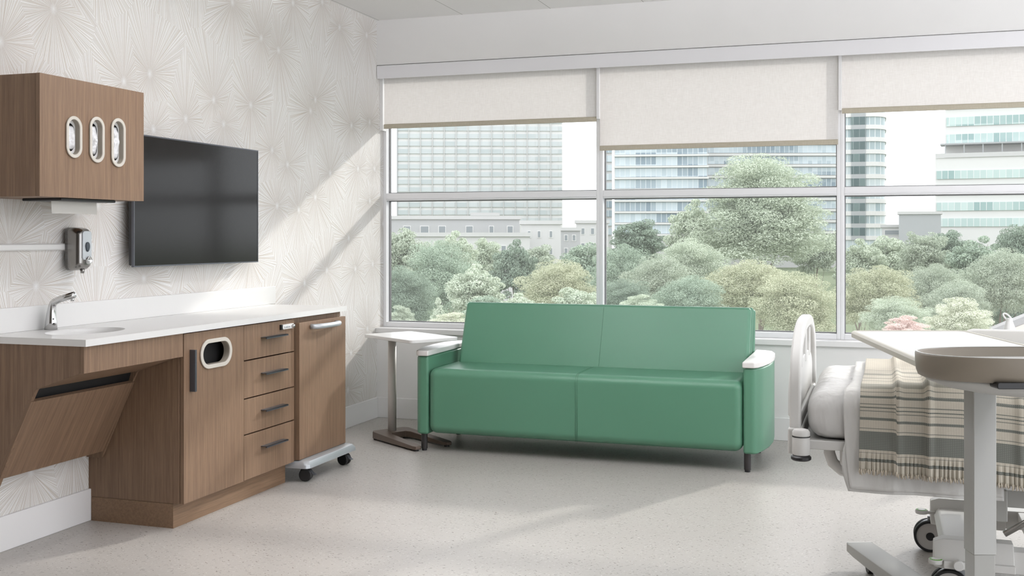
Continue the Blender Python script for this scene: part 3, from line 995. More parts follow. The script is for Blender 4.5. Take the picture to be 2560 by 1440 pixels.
put('back_bulge', MB().loft([[(XB + .012, p[0], p[1]) for p in arch(3.96, 4.81, .60, .66, .84)], [(XB - .012, 4.385 + (p[0] - 4.385) * .9, .71 + (p[1] - .71) * .85) for p in arch(3.96, 4.81, .60, .66, .84)]]), 'bed_white', fb, bevel=.01, seg=3)
put('foot_base', MB().box(XB - .005, XB + .045, 3.892, 4.878, .500, .590), 'bed_white', t, bevel=.008, seg=3)
bp = put('bumper', MB().lathe([(.012, .595), (.024, .592), (.0295, .584), (.0295, .572), (.028, .570), (.0295, .566), (.0300, .512), (.027, .506)], (-.258, 3.862, 0), 'z', 32), 'bed_white', t, smooth=False, bevel=.001)
put('bumper_ring', MB().lathe([(.0302, .5675), (.0302, .5705)], (-.258, 3.862, 0), 'z', 32), 'black_plastic', bp)
put('bumper_foot', MB().lathe([(.030, .488), (.034, .492), (.034, .500), (.028, .505)], (-.258, 3.862, 0), 'z', 32), 'black_plastic', bp)
put('deck_frame', MB().box(XB + .045, 2.02, 3.895, 3.935, .520, .552).box(XB + .045, 2.02, 4.835, 4.875, .520, .552).box(XB + .045, 2.0, 3.935, 4.835, .528, .550), 'bed_white', t, bevel=.004)
put('lift_arm', MB().tube([(-.17, 4.02, .535), (-.172, 4.02, .49), (-.16, 4.02, .455), (-.13, 4.02, .430), (-.08, 4.02, .420), (.10, 4.02, .418), (.6, 4.02, .40)], .020, 14), 'bed_white', t, smooth=True)
put('lift_housing', MB().box(-.135, .30, 3.96, 4.10, .452, .519), 'bed_white', t, bevel=.015, seg=4)
put('sub_frame', MB().box(.34, 1.95, 4.00, 4.06, .345, .405).box(.34, 1.95, 4.70, 4.76, .345, .405).box(.34, .40, 3.98, 4.76, .30, .405), 'grey_metal', t, bevel=.004)
# base: two long beams with bevelled covers, white cross cover between them
def beam(yc, x0, x1, hw, z0, z1, e=.03):
    rings = []
    for x, k in ((x0, .0), (x0 + e, 1), (x1, 1)):
        h = hw * (.72 + .28 * k)
        zt = z1 - (1 - k) * .012
        rings.append([(x, yc - h, z0), (x, yc - h, z0 + (z1 - z0) * .45), (x, yc - h * .45, zt), (x, yc + h * .45, zt), (x, yc + h, z0 + (z1 - z0) * .45), (x, yc + h, z0)])
    return MB().loft(rings)
put('beam_cover', beam(4.010, .170, .418, .060, .135, .228), 'bed_white', t, bevel=.003)
put('beam_cover', beam(4.660, .186, .455, .060, .118, .218), 'bed_white', t, bevel=.003)
put('base_beam', MB().box(.417, 2.0, 3.975, 4.045, .13, .205), 'bed_white', t, bevel=.003)
put('base_beam', MB().box(.454, 2.0, 4.625, 4.695, .12, .19), 'bed_white', t, bevel=.003)
put('cross_cover', MB().prism([(.195, .16), (.215, .186), (.33, .186), (.35, .16)], 'y', 4.05, 4.62), 'bed_white', t, bevel=.006, seg=3)
put('cross_member', MB().box(.50, .58, 4.045, 4.625, .15, .188), 'bed_white', t, bevel=.003)
for x, hz in ((.62, 0), (1.45, 0)):
    put('lift_column', MB().box(x, x + .10, 4.30, 4.42, .12, .35), 'bed_white', t, bevel=.004)
def bed_caster(x, y, r=.062):
    c = thing('caster', None, None, (x, y, 0))
    c.parent = WMo['bed']; c.matrix_parent_inverse = WM[WMo['bed'].name].inverted()
    for y0 in (-.030, .008):
        put('tire', MB().lathe([(r - .010, 0), (r - .002, 0), (r, .004), (r, .018), (r - .002, .022), (r - .010, .022), (r - .010, 0)], (0, y0, r), 'y', 40, cap=False), 'tire', c, local=True, bevel=.001)
        put('wheel_disc', MB().lathe([(.002, .002), (r - .010, .0035), (r - .010, .0185), (.002, .020)], (0, y0, r), 'y', 40), 'hub', c, local=True)
    put('hub_cap', MB().lathe([(.016, -.0305), (.016, .0305)], (0, 0, r), 'y', 28), 'black_plastic', c, local=True, bevel=.001)
    put('fork', MB().lathe([(r - .004, -.0065), (r - .004, .0065)], (.004, 0, r + .004), 'y', 40).box(-.01, .05, -.006, .006, r, r + .075), 'silver', c, local=True)
    return c
WMo = {'bed': t}
bed_caster(.186, 4.672)
bed_caster(.222, 4.010)
bed_caster(1.85, 4.01)
bed_caster(1.85, 4.672)
for x, y, z in ((.152, 4.60, .176), (.176, 3.955, .164)):
    pd = put('brake_pedal', MB().lathe([(.022, 0), (.0235, .003), (.0235, .013), (.022, .015)], (x, y, z - .014), 'z', 32).box(x + .01, x + .05, y - .008, y + .008, z - .013, z - .003), 'bed_white', t, bevel=.001)
    put('green_dial', MB().lathe([(.0205, 0), (.0205, .0012)], (x, y, z + .0008), 'z', 32), 'green', pd)
    st = MB()
    sp = []
    for k in range(32):
        a = 2 * PI * k / 32
        rr = .0165 if k % 2 else .0125
        sp.append((x + rr * math.cos(a), y + rr * math.sin(a)))
    st.prism(sp, 'z', z + .002, z + .0028)
    put('dial_star', st, 'white_plastic', pd)
put('pedal_bar', MB().box(.20, .42, 3.935, 3.951, .140, .166), 'bed_white', t, bevel=.003)
put('round_knob', MB().lathe([(.0155, 0), (.0165, .003), (.0165, .022)], (.245, 3.912, .158), 'y', 28), 'bed_white', t, bevel=.001)
put('crank_tube', MB().tube([(.372, 3.80, .305), (.47, 3.82, .365), (.62, 3.86, .46)], .0095, 16), 'steel', t, smooth=True)
put('side_rail', MB().prism(rrect(.30, 1.25, .60, .868, .07, 8), 'y', 4.90, 4.93), 'bed_white', t, bevel=.008, seg=3)
rr_ = MB().prism(stadium(.735, .755, .06, .018, 10, False), 'y', 4.896, 4.8995)
put('rail_grip', rr_, 'white', t, bevel=.001)

# mattress with fitted sheet, top sheet, throw: things of their own
def soft_box(x0, x1, y0, y1, z0, z1, r, nx, ny, nz, amp):
    m = MB()
    def P_(p):
        x, y, z = p
        c = Vector((min(max(x, x0 + r), x1 - r), min(max(y, y0 + r), y1 - r), min(max(z, z0 + r), z1 - r)))
        d = Vector(p) - c
        if d.length > 1e-9:
            d = d.normalized() * r
        q = c + d
        n_ = noise.noise(Vector((q.x * 5, q.y * 5, q.z * 9))) + .5 * noise.noise(Vector((q.x * 14, q.y * 9, q.z * 5)))
        return q + (d.normalized() if d.length > 1e-9 else Vector((0, 0, 0))) * n_ * amp
    def face(o, u, v, nu, nv):
        o, u, v = Vector(o), Vector(u), Vector(v)
        m.grid(lambda a, b: P_(o + u * a + v * b), nu, nv)
    dx, dy, dz = x1 - x0, y1 - y0, z1 - z0
    face((x0, y0, z1), (dx, 0, 0), (0, dy, 0), nx, ny)
    face((x0, y0, z0), (dx, 0, 0), (0, dy, 0), nx, ny)
    face((x0, y0, z0), (dx, 0, 0), (0, 0, dz), nx, nz)
    face((x0, y1, z0), (dx, 0, 0), (0, 0, dz), nx, nz)
    face((x0, y0, z0), (0, dy, 0), (0, 0, dz), ny, nz)
    face((x1, y0, z0), (0, dy, 0), (0, 0, dz), ny, nz)
    bmesh.ops.remove_doubles(m.bm, verts=m.bm.verts, dist=.0005)
    return m
mt = put('mattress', soft_box(-.243, 1.98, 3.888, 4.872, .553, .712, .062, 70, 36, 14, .006), 'sheet', smooth=True)
tag(mt, 'thick mattress in a smooth white fitted sheet on the hospital bed', 'mattress')

def drape(name, xl, xr, zb, off, top, mat, nu, nv, wob, label, cat, wave=0.0, steps=None, yfar=4.80, flare=.02):
    """cloth laid over the mattress: hangs down on the camera side, then over the top"""
    ye, ze, r = 3.884 - off, .716 + top, .065
    def path(s, zb_):
        h = ze - r - zb_
        if s < h:
            return ye - flare * (1 - s / h) ** 2, zb_ + s
        a = (s - h) / r
        if a < PI / 2:
            return ye + r - r * math.cos(a), ze - r + r * math.sin(a)
        return ye + r + (s - h - r * PI / 2), ze
    def Ltot(zb_):
        return (ze - r - zb_) + r * PI / 2 + (yfar - ye - r)
    def fn(u, v):
        xl_, xr_ = xl(v) if callable(xl) else xl, xr(v) if callable(xr) else xr
        x = xl_ + (xr_ - xl_) * u
        zb_ = zb(x) if callable(zb) else zb
        s = v * Ltot(zb_)
        y, z = path(s, zb_)
        k = max(0.0, 1 - s / (ze - zb_))
        o_ = (steps(x, s) if steps else 0)
        nrm_ = (1, 0) if s < ze - r - zb_ else ((math.cos((s - (ze - r - zb_)) / r), math.sin((s - (ze - r - zb_)) / r)) if s < ze - r - zb_ + r * PI / 2 else (0, 1))
        d_ = wob * (noise.noise(Vector((x * 9, s * 4, 3.3))) + .4 * noise.noise(Vector((x * 24, s * 9, 1.3)))) * (.4 + k) + wave * k * math.sin(x * 26 + 1.5) + o_
        return (x, y - nrm_[0] * d_, z + nrm_[1] * d_)
    def uv(u, v):
        xl_, xr_ = xl(v) if callable(xl) else xl, xr(v) if callable(xr) else xr
        x = xl_ + (xr_ - xl_) * u
        zb_ = zb(x) if callable(zb) else zb
        return (x, v * Ltot(zb_))
    m = MB().grid(fn, nu, nv, uv)
    return m
sh = drape('top_sheet', lambda v: -.098 - .022 * math.sin(PI * min(1, v * 2.2)), .376, lambda x: .402 + .012 * (x + .1), .008, .012, 'sheet2', 60, 110, .006, '', '', wave=.006)
o = put('top_sheet', sh, 'sheet2', smooth=True, solid=.003)
tag(o, 'light grey cotton sheet hanging down the side of the bed under the striped throw', 'sheet')
# hem band near the foot edge of the sheet
sh = drape('fold', lambda v: -.104 - .022 * math.sin(PI * min(1, v * 2.2)), .378, lambda x: .392 + .006 * (x + .1), .003, .006, 'sheet2', 50, 60, .006, '', '', wave=.006, yfar=4.0)
o2 = put('turned_hem', sh, 'sheet2', smooth=True, solid=.003)
WM[o.name] = Matrix.Identity(4)
o2.parent = o
def steps(x, s):
    def lip(c, w=.012):
        t_ = (x - c) / w
        return 1 / (1 + math.exp(-max(-30, min(30, t_ * 4))))
    g = .010 * lip(.047) + .011 * lip(.142) + .012 * lip(.44)
    g += .007 * math.exp(-((x - .055) / .012) ** 2) + .007 * math.exp(-((x - .150) / .012) ** 2) + .008 * math.exp(-((x - .425) / .015) ** 2)
    if s < .062:      # gathered border
        ga = (1 - s / .062) ** .5
        g += .0045 * ga * math.sin(x * 420 + 2 * math.sin(x * 60)) + .002 * ga * math.sin(x * 900)
    return g
zbt = lambda x: .470 - .012 * max(0, (x - .25) / .2) - (.006 if x > .05 else 0)
thm = drape('throw', lambda v: -.070 + .012 * min(1, v * 1.6), .86, zbt, .020, .026, 'throw', 420, 130, .0045, '', '', steps=steps, flare=.025)
th_ = put('throw_blanket', thm, 'throw', smooth=True, solid=.003)
tag(th_, 'cream and grey-green striped throw blanket with gathered fringe folded over the bed', 'throw blanket')
WM[th_.name] = Matrix.Identity(4)
random.seed(8)
fr = MB()
x = -.066
while x < .86:
    y = 3.884 - .020 - .025 - steps(x, .01) - .002 + random.uniform(-.002, .004)
    z = zbt(x)
    l_ = random.uniform(.008, .014)
    fr.tube([(x, y, z + .006), (x + random.uniform(-.002, .002), y - .002, z - l_ * .3), (x + random.uniform(-.003, .003), y, z - l_)], [.0022, .0034, .0018], 6)
    x += random.uniform(.0055, .0085)
fo = put('fringe', fr, 'fringe', th_, smooth=True)
fo['kind'] = 'stuff'

# ------------------------------------------------------------------ overbed table (local x = across, local y = away)
t = thing('overbed_table', 'overbed table with white top, taupe oval tray and grey column', 'overbed table', (.279, 3.528, 0), YAW)
def T(l, d): return (l - 1.39, d - 3.255)
put('column', MB().prism(rrect(-.0335, .0335, -.036, .036, .002, 2), 'z', .315, .905), 'grey_metal', t, local=True, bevel=.002)
put('lower_column', MB().prism(rrect(-.0310, .0310, -.0335, .0335, .002, 2), 'z', .060, .3145), 'grey_metal', t, local=True, bevel=.002)
# foot bar: world direction converted to the table's frame
fd = Matrix.Rotation(-YAW, 4, 'Z') @ Vector((.38, -.925, 0)); fd.normalize()
fs = Vector((-fd.y, fd.x, 0))
e1 = Matrix.Rotation(-YAW, 4, 'Z') @ (Vector((-.075, 4.375, 0)) - Vector((.279, 3.528, 0)))
def fp(a, b): q = e1 + fd * a + fs * b; return (q.x, q.y)
W_ = .052
foot = MB()
rings = []
for a_, zt, zb_ in ((0, .088, .055), (.06, .089, .050), (.60, .097, .045), (1.05, .100, .045), (1.30, .096, .05)):
    rings.append([fp(a_, -W_) + (zb_,), fp(a_, -W_) + (zt - .004,), fp(a_, -W_ + .010) + (zt,), fp(a_, W_ - .010) + (zt,), fp(a_, W_) + (zt - .004,), fp(a_, W_) + (zb_,)])
foot.loft(rings)
put('foot_bar', foot, 'grey_metal', t, local=True, bevel=.002)
put('end_cap', MB().prism([fp(-.012, -W_ + .004), fp(-.012, W_ - .004), fp(-.0005, W_), fp(-.0005, -W_)], 'z', .054, .087), 'white_plastic', t, local=True, bevel=.003)
for a_, b_ in ((.10, 0), (1.20, 0)):
    q = fp(a_, b_)
    put('caster', MB().lathe([(.020, -.012), (.022, -.010), (.022, .010), (.020, .012)], (q[0], q[1], .022), 'x', 24).box(q[0] - .016, q[0] + .016, q[1] - .012, q[1] + .012, .03, .052), 'black_plastic', t, local=True)
# table top
def rpoly(pts, rad, n=7):
    out = []
    N = len(pts)
    for i in range(N):
        p0_, p1, p2 = Vector(pts[i - 1]), Vector(pts[i]), Vector(pts[(i + 1) % N])
        r = rad[i]
        a_ = p1 + (p0_ - p1).normalized() * r
        b_ = p1 + (p2 - p1).normalized() * r
        for k in range(n + 1):
            s_ = k / n
            q = a_ * (1 - s_) ** 2 + p1 * 2 * s_ * (1 - s_) + b_ * s_ ** 2
            out.append((q.x, q.y))
    return out
TP = [T(1.045, 2.80), T(1.50, 2.85), T(1.546, 3.735), T(1.148, 3.735)]
outl = rpoly(TP, [.03, .03, .035, .05])
cxt, cyt = sum(p[0] for p in TP) / 4, sum(p[1] for p in TP) / 4
def inset(poly, e):
    res = []
    N = len(poly)
    for i in range(N):
        a_, b_, c_ = Vector(poly[i - 1]), Vector(poly[i]), Vector(poly[(i + 1) % N])
        d_ = (c_ - a_).normalized()
        nn = Vector((-d_.y, d_.x))
        res.append(tuple(b_ + nn * e))
    return res
inn = inset(outl, .016)
m = MB()
m.loft([[(p[0], p[1], z) for p in inset(outl, e)] for z, e in ((.908, .010), (.912, .001), (.926, 0), (.930, .003), (.932, .006), (.932, .013), (.9285, .015), (.9285, .03))], cap=True)
put('table_top', m, 'taupe_light', t, local=True, bevel=0)
put('top_insert', MB().prism(inset(outl, .0155), 'z', .9275, .9295), 'table_top', t, local=True)
# oval tray with raised rim
def sup(cx, cy, a_, b_, n_=2.4, N=72):
    out = []
    for i in range(N):
        th_ = 2 * PI * i / N
        c_, s_ = math.cos(th_), math.sin(th_)
        out.append((cx + a_ * abs(c_) ** (2 / n_) * (1 if c_ >= 0 else -1), cy + b_ * abs(s_) ** (2 / n_) * (1 if s_ >= 0 else -1)))
    return out
tc = T(1.335, 2.795)
prof = [(.948, .893), (.975, .897), (.992, .910), (.999, .930), (1.0, .951), (.994, .955), (.976, .955), (.970, .951), (.960, .925), (.93, .916), (.5, .914)]
m = MB().loft([[(p[0], p[1], z) for p in sup(tc[0], tc[1], .298 * k, .152 - .298 * (1 - k) * .75, 2.4)] for k, z in prof])
put('tray', m, 'taupe', t, local=True, smooth=True)
m = MB().ring_frame(sup(tc[0], tc[1], .2965, .1505, 2.4), sup(tc[0], tc[1], .292, .146, 2.4), 'z', .9548, .9562)
put('rim_highlight', m, 'table_top', t, local=True)  # white ring laid on the tray edge as a painted highlight
m = MB().loft([[(p[0], p[1], z) for p in sup(tc[0] + dx, tc[1] + .01, a_, b_, 2.3)] for z, a_, b_, dx in ((.893, .274, .135, 0), (.884, .268, .132, .0), (.866, .225, .118, .005), (.852, .15, .095, .01), (.846, .08, .07, .01))])
put('support_housing', m, 'grey_metal', t, local=True, smooth=True)
put('height_lever', MB().prism(rrect(1.172 - 1.39, 1.44 - 1.39, .8815, .8975, .006), 'y', 2.645 - 3.255, 2.69 - 3.255), 'black_plastic', t, local=True, bevel=.002)
put('support_arm', MB().box(-.05, .05, -.40, .05, .868, .900), 'grey_metal', t, local=True, bevel=.004)

# ------------------------------------------------------------------ jug on the sill
t = thing('jug', 'white ceramic jug with ring handle on the window sill', 'jug', (.705, 6.95, .62))
put('body', MB().lathe([(.030, 0), (.045, .004), (.047, .04), (.036, .09), (.020, .135), (.016, .150), (.018, .158)], (.707, 6.95, .62), 'z', 32), 'ceramic', t, smooth=True)
pts = []
for k in range(25):
    a = 2 * PI * k / 24
    pts.append((.697 + .020 * math.cos(a) - .011 * math.sin(a), 6.95, .778 + .014 * math.cos(a) * -0.5 + .022 * math.sin(a) + .004))
put('ring_handle', MB().tube(pts, .0052, 10, cap=False), 'ceramic', t, smooth=True)

# ------------------------------------------------------------------ outdoors
GZ = -9.0
Fv = Vector((-math.sin(YAW), math.cos(YAW), 0)); Rv = Vector((math.cos(YAW), math.sin(YAW), 0))
def at(u, d, z=0.0):
    """a place at distance d in the direction of image column u"""
    l = (u - 1280) / 2740.0 * d
    p = Fv * d + Rv * l
    return Vector((p.x, p.y, z))
def zat(v, d): return 1.25 - (v - 592) / 2740.0 * d

g = MB().box(-500, 600, 12, 900, GZ - .3, GZ)
struct('ground', g, far_plain('park_lawn', (110, 122, 92), 0.9, var=.1))

def crown_mesh(name, seed, n_clump, n_leaf, leaf, shape='round'):
    rng = np.random.default_rng(seed)
    P = []
    for i in range(n_clump):
        th_ = rng.uniform(0, 2 * PI)
        if shape == 'cone':
            z = rng.uniform(-1, 1); rad = .75 * (1 - z) / 2 + .05
            rr = rad * rng.uniform(.6, 1)
            c = (rr * math.cos(th_), rr * math.sin(th_), z * .9); s_ = .12 + .16 * (1 - z) / 2
        else:
            ph = math.acos(rng.uniform(-.75, 1))
            k = rng.uniform(.30, .92)
            c = (k * math.sin(ph) * math.cos(th_), k * math.sin(ph) * math.sin(th_), k * math.cos(ph) * 1.02)
            s_ = rng.uniform(.13, .20) + .16 * (1 - k)
        P.append((c, s_))
    per = n_leaf // n_clump
    V = []
    for c, s_ in P:
        d = rng.normal(size=(per, 3)); d[:, 2] += .25
        d /= np.linalg.norm(d, axis=1)[:, None]
        rad = s_ * (1 - .35 * rng.random(per) ** 2)[:, None]
        ctr = np.array(c) + d * rad * np.array([1.1, 1.1, .6])
        nrm_ = d + rng.normal(scale=.55, size=(per, 3)); nrm_[:, 2] += .6
        nrm_ /= np.linalg.norm(nrm_, axis=1)[:, None]
        a_ = np.cross(nrm_, rng.normal(size=(per, 3))); a_ /= np.linalg.norm(a_, axis=1)[:, None]
        b_ = np.cross(nrm_, a_)
        sz = leaf * rng.uniform(.6, 1.35, size=(per, 1))
        q = np.stack([ctr - a_ * sz, ctr - b_ * sz * .5 + nrm_ * sz * .15, ctr + a_ * sz, ctr + b_ * sz * .5 + nrm_ * sz * .15], axis=1)
        V.append(q.reshape(-1, 3))
    V = np.concatenate(V)
    nf = len(V) // 4
    me = bpy.data.meshes.new(name)
    me.vertices.add(len(V)); me.vertices.foreach_set('co', V.astype(np.float32).ravel())
    me.loops.add(nf * 4); me.loops.foreach_set('vertex_index', np.arange(nf * 4, dtype=np.int32))
    me.polygons.add(nf); me.polygons.foreach_set('loop_start', np.arange(nf, dtype=np.int32) * 4)
    me.polygons.foreach_set('loop_total', np.full(nf, 4, dtype=np.int32))
    me.update(calc_edges=True)
    me.materials.append(LEAF['mid'])
    return me
CR = {'big': crown_mesh('crown', 6, 230, 80000, .0155), 'a': crown_mesh('crown', 1, 130, 24000, .034), 'b': crown_mesh('crown', 2, 100, 20000, .038), 'c': crown_mesh('crown', 3, 170, 26000, .030),
      'cone': crown_mesh('crown', 4, 60, 9000, .040, 'cone'), 's': crown_mesh('crown', 5, 110, 30000, .024)}
def trunk_mesh(seed):
    random.seed(seed)
    m = MB()
    m.tube([(0, 0, 0), (.01, .01, .35), (.0, .02, .62), (.02, 0, .9)], [.028, .022, .014, .004], 8)
    for k in range(9):
        a = k * 2.4 + random.random()
        z = .45 + .045 * k
        l_ = .26 - .012 * k
        m.tube([(0, .01, z), (l_ * .5 * math.cos(a), l_ * .5 * math.sin(a), z + .07), (l_ * math.cos(a), l_ * math.sin(a), z + .17)], [.011, .007, .002], 6)
    me = bpy.data.meshes.new('trunk')
    m.bm.to_mesh(me); m.bm.free(); me.materials.append(M['bark'])
    return me
TRK = trunk_mesh(3)
def tree(u, vtop, wpx, d, leaf, kind, hr, label, name='tree', cat='tree', group='trees outside the window', base=GZ):
    ztop = zat(vtop, d)
    rx = wpx * d / 2740.0 / 2
    rz = rx * hr
    p = at(u, d, base)
    r = bpy.data.objects.new(name, None); COL.objects.link(r)
    r.location = p
    tag(r, label, cat, group)
    c = bpy.data.objects.new('crown', CR[kind]); COL.objects.link(c)
    c.material_slots[0].link = 'OBJECT'; c.material_slots[0].material = LEAF[leaf]
    c.parent = r
    c.location = (0, 0, ztop - rz * 1.0 - base)
    c.scale = (rx, rx, rz)
    c.rotation_euler = (0, 0, (u * 7.31) % 6.28)
    k = bpy.data.objects.new('trunk', TRK); COL.objects.link(k)
    k.parent = r
    h = ztop - base
    k.scale = (max(rx * 1.9, 1) , max(rx * 1.9, 1), h * .98)
    k.rotation_euler = (0, 0, (u * 3.1) % 6.28)
    return r
trees = [
 # left window
 (1005, 566, 150, 46, 'grey', 'a', 1.2, 'grey-green tree at the far left of the left window'),
 (1100, 590, 210, 33, 'mid', 'c', 1.15, 'large layered green tree filling the left of the left window'),
 (1010, 655, 170, 28, 'dark', 'a', 1.2, 'dark green tree low at the left edge of the left window'),
 (1135, 572, 130, 52, 'pale', 'b', 1.3, 'pale tree just in front of the low grey houses'),
 (1215, 592, 110, 56, 'pale', 'a', 1.3, 'light green tree behind the dark bluish tree'),
 (1285, 593, 120, 40, 'dark', 'b', 1.5, 'dark bluish tree in the middle of the left window'),
 (1345, 608, 120, 55, 'grey', 'a', 1.2, 'far greyish tree behind the yellow-green tree'),
 (1390, 640, 220, 30, 'yellow', 'c', .9, 'broad yellow-green tree at the right of the left window'),
 (1460, 602, 150, 42, 'mid', 'a', 1.2, 'mid green tree behind the left mullion'),
 (1190, 655, 150, 26, 'pale', 'b', 1.1, 'pale yellowish tree beside the large layered tree'),
 (1440, 715, 150, 21, 'pale', 'a', .9, 'pale green shrub just above the sofa, left'),
 (1300, 730, 150, 20, 'pale', 'b', .8, 'pale bush behind the left end of the sofa back'),
 (1210, 735, 120, 24, 'mid', 'a', .9, 'mid green bush left of the sofa back'),
 (1095, 742, 66, 17, 'pale', 'cone', 1.6, 'small pointed conifer in the left window'),
 (1000, 762, 90, 16, 'grey', 's', .9, 'low grey-green bush in the bottom left window corner'),
 # middle window
 (1595, 545, 150, 50, 'dark', 'a', .9, 'small dark round tree in front of the glass tower'),
 (1550, 600, 180, 36, 'mid', 'c', 1.2, 'mid green tree at the left of the middle window'),
 (1640, 625, 190, 31, 'grey', 'a', 1.1, 'grey-green tree low in the middle window'),
 (1730, 492, 130, 44, 'pale', 'b', 1.6, 'slim light tree beside the tallest tree'),
 (1735, 585, 190, 36, 'pale', 'c', 1.1, 'light green spreading tree below the slim one'),
 (1905, 372, 290, 42, 'pale', 'c', .85, 'tallest tree, in the middle window in front of the towers'),
 (1860, 640, 250, 28, 'yellow', 'c', .8, 'yellow-green layered tree under the tallest tree'),
 (1990, 670, 240, 25, 'yellow', 'a', .85, 'bushy yellow-green tree right of the sofa back'),
 (1720, 680, 200, 26, 'mid', 'a', .9, 'mid green tree just above the middle of the sofa back'),
 (1560, 690, 170, 25, 'dark', 'c', .9, 'dark green tree above the sofa at the left of the middle window'),
 (1600, 735, 120, 18, 'pale', 's', .6, 'pale spiky bush above the sofa'),
 (2040, 560, 120, 45, 'grey', 'b', 1.2, 'grey tree behind the right mullion'),
 # right window
 (2150, 592, 130, 48, 'pale', 'b', 1.2, 'pale tree at the left of the right window'),
 (2225, 585, 140, 50, 'pale', 'a', 1.2, 'second pale tree below the round tower'),
 (2310, 566, 130, 46, 'grey', 'c', 1.2, 'grey-green tree below the low grey building'),
 (2370, 572, 120, 52, 'dark', 'a', 1.1, 'dark tree at the foot of the right tower'),
 (2445, 585, 150, 44, 'mid', 'b', 1.2, 'mid green tree in front of the right tower'),
 (2550, 545, 130, 40, 'dark', 'c', 1.3, 'dark tree at the right edge of the picture'),
 (2190, 655, 210, 29, 'yellow', 'c', .9, 'yellow-green layered tree at the left of the right window'),
 (2330, 650, 180, 32, 'grey', 'a', 1.1, 'grey-green tree in the middle of the right window'),
 (2500, 610, 200, 29, 'grey', 'b', 1.1, 'silvery tree at the right of the right window'),
 (2390, 690, 170, 26, 'grey', 'c', 1.0, 'grey-green tree below the silvery tree'),
 (2240, 735, 180, 22, 'pale', 'a', .7, 'pale layered bush behind the pink shrub'),
 (2400, 742, 170, 17, 'cream', 's', .75, 'cream-white feathery bush behind the overbed table'),
 (2545, 700, 200, 36, 'dark', 'a', .8, 'dark hedge tree behind the gabled house'),
 (2265, 788, 120, 14, 'pink', 's', .6, 'pink flowering shrub at the sill of the right window'),
 (1130, 780, 130, 14, 'cream', 's', .55, 'cream flowering shrub at the sill of the left window'),
]
for a_ in trees:
    u, vt, w_, d, lf, kd, hr, lb = a_
    shrub = d < 25
    if w_ >= 170 and kd != 's': kd = 'big'
    r_ = tree(u, vt, w_, d, lf, kd, hr, lb, 'shrub' if shrub else 'tree', 'shrub' if shrub else 'tree', 'shrubs below the window' if shrub else 'trees outside the window')
    if u == 1905:      # the tallest tree spreads wider lower down
        c0 = [c for c in r_.children if c.name.startswith('crown')][0]
        c2 = c0.copy(); COL.objects.link(c2); c2.parent = r_
        c2.scale = (c0.scale[0] * 1.38, c0.scale[1] * 1.2, c0.scale[2] * .95)
        c2.location = (0, 0, c0.location[2] - c0.scale[2] * .75)
        c2.rotation_euler = (0, 0, 1.0)

def building(name, label, u0, u1, vtop, d, rot=0.0, depth=30, cat='building'):
    """root at the left front corner; local x runs to the right along the facade, local y goes away"""
    p = at(u0, d, GZ)
    t = thing(name, label, cat, tuple(p), YAW + rot - math.atan(((u0 + u1) / 2 - 1280) / 2740.0), 'buildings across the park')
    W = (u1 - u0) * d / 2740.0
    H = zat(vtop, d) - GZ
    return t, W, H
# grid tower
m_wall = far_plain('tower_white', (230, 229, 227), .8, var=.01)
m_wall2 = far_plain('tower_pale_grey', (208, 207, 206), .8, var=.02)
m_dark = far_plain('tower_grey', (178, 180, 182), .8, var=.03)
P1 = pane_mat('grid_tower_panes', 5.05, 3.35, (214, 219, 220), (186, 196, 198), (198, 200, 201), .05, .18, 1)
t, W, H = building('grid_tower', 'wide pale office tower with square window grid in the left window', 992, 1407, 255, 480)
put('body', MB().box(0, W, .4, 40, 0, H), m_wall, t, local=True)
k = 0
z = H - 3.35
while z > 15 and k < 34:
    put('window_band', MB().box(.3, W - .3, 0, .4, z + .9, z + 2.9), P1, t, local=True)
    z -= 3.35; k += 1
put('mullions', MB().box(0, .4, -.3, .4, 0, H), m_dark, t, local=True)
fins = MB()
for i in range(1, 14):
    fins.box(i * W / 14 - .18, i * W / 14 + .18, -.35, 0, 0, H)
put('fins', fins, m_wall2, t, local=True)
# low houses
def lowrise(u0, u1, vtop, d, mw, label, wins, roof=True, rows=((2.6, 1.5),), depth=7):
    t, W, H = building('low_building', label, u0, u1, vtop, d)
    put('walls', MB().box(0, W, 0, depth, 0, H), mw, t, local=True)
    put('parapet', MB().box(-.3, W + .3, -.3, depth + .3, H - .5, H + .1), m_wall2, t, local=True)
    for zr, hh_ in rows:
        for (a_, b_) in wins:
            f = put('window', MB().box(a_ * W, b_ * W, -.08, 0, H - zr - hh_, H - zr), m_wall, t, local=True)
            put('pane', MB().box(a_ * W + .12, b_ * W - .12, -.1, -.081, H - zr - hh_ + .12, H - zr - .12), m_pane, f, local=True)
    return t, W, H
m_pane = far_plain('far_pane', (150, 156, 160), .4)
m_conc = far_plain('far_concrete', (190, 190, 191), .85, var=.04)
m_conc2 = far_plain('far_concrete_light', (214, 213, 212), .85, var=.03)
lowrise(975, 1300, 541, 190, m_conc, 'long low grey building with flat roof in the left window', [(.10, .16), (.23, .30), (.37, .43), (.58, .64), (.76, .80), (.90, .95)], rows=((1.6, 1.9),))
t, W, H = lowrise(960, 1325, 583, 165, m_conc2, 'cream low building with row of small windows in front of the grey one', [(.14, .17), (.20, .24), (.52, .55), (.68, .71), (.80, .84)], rows=((1.8, 1.3),))
lowrise(1303, 1402, 553, 176, m_conc2, 'pale stepped rooftop block right of the long grey building', [(.15, .25), (.4, .5), (.7, .8)], rows=((1.5, 1.2), (4.2, 1.2)))
lowrise(1180, 1245, 533, 212, m_conc, 'small grey rooftop block on the long building', [(.3, .6)], rows=((1.0, 1.0),))
lowrise(1400, 1450, 570, 200, m_conc, 'narrow grey house between rooftops and mullion', [(.2, .4), (.6, .8)], rows=((1.2, 1.2), (3.6, 1.2)))
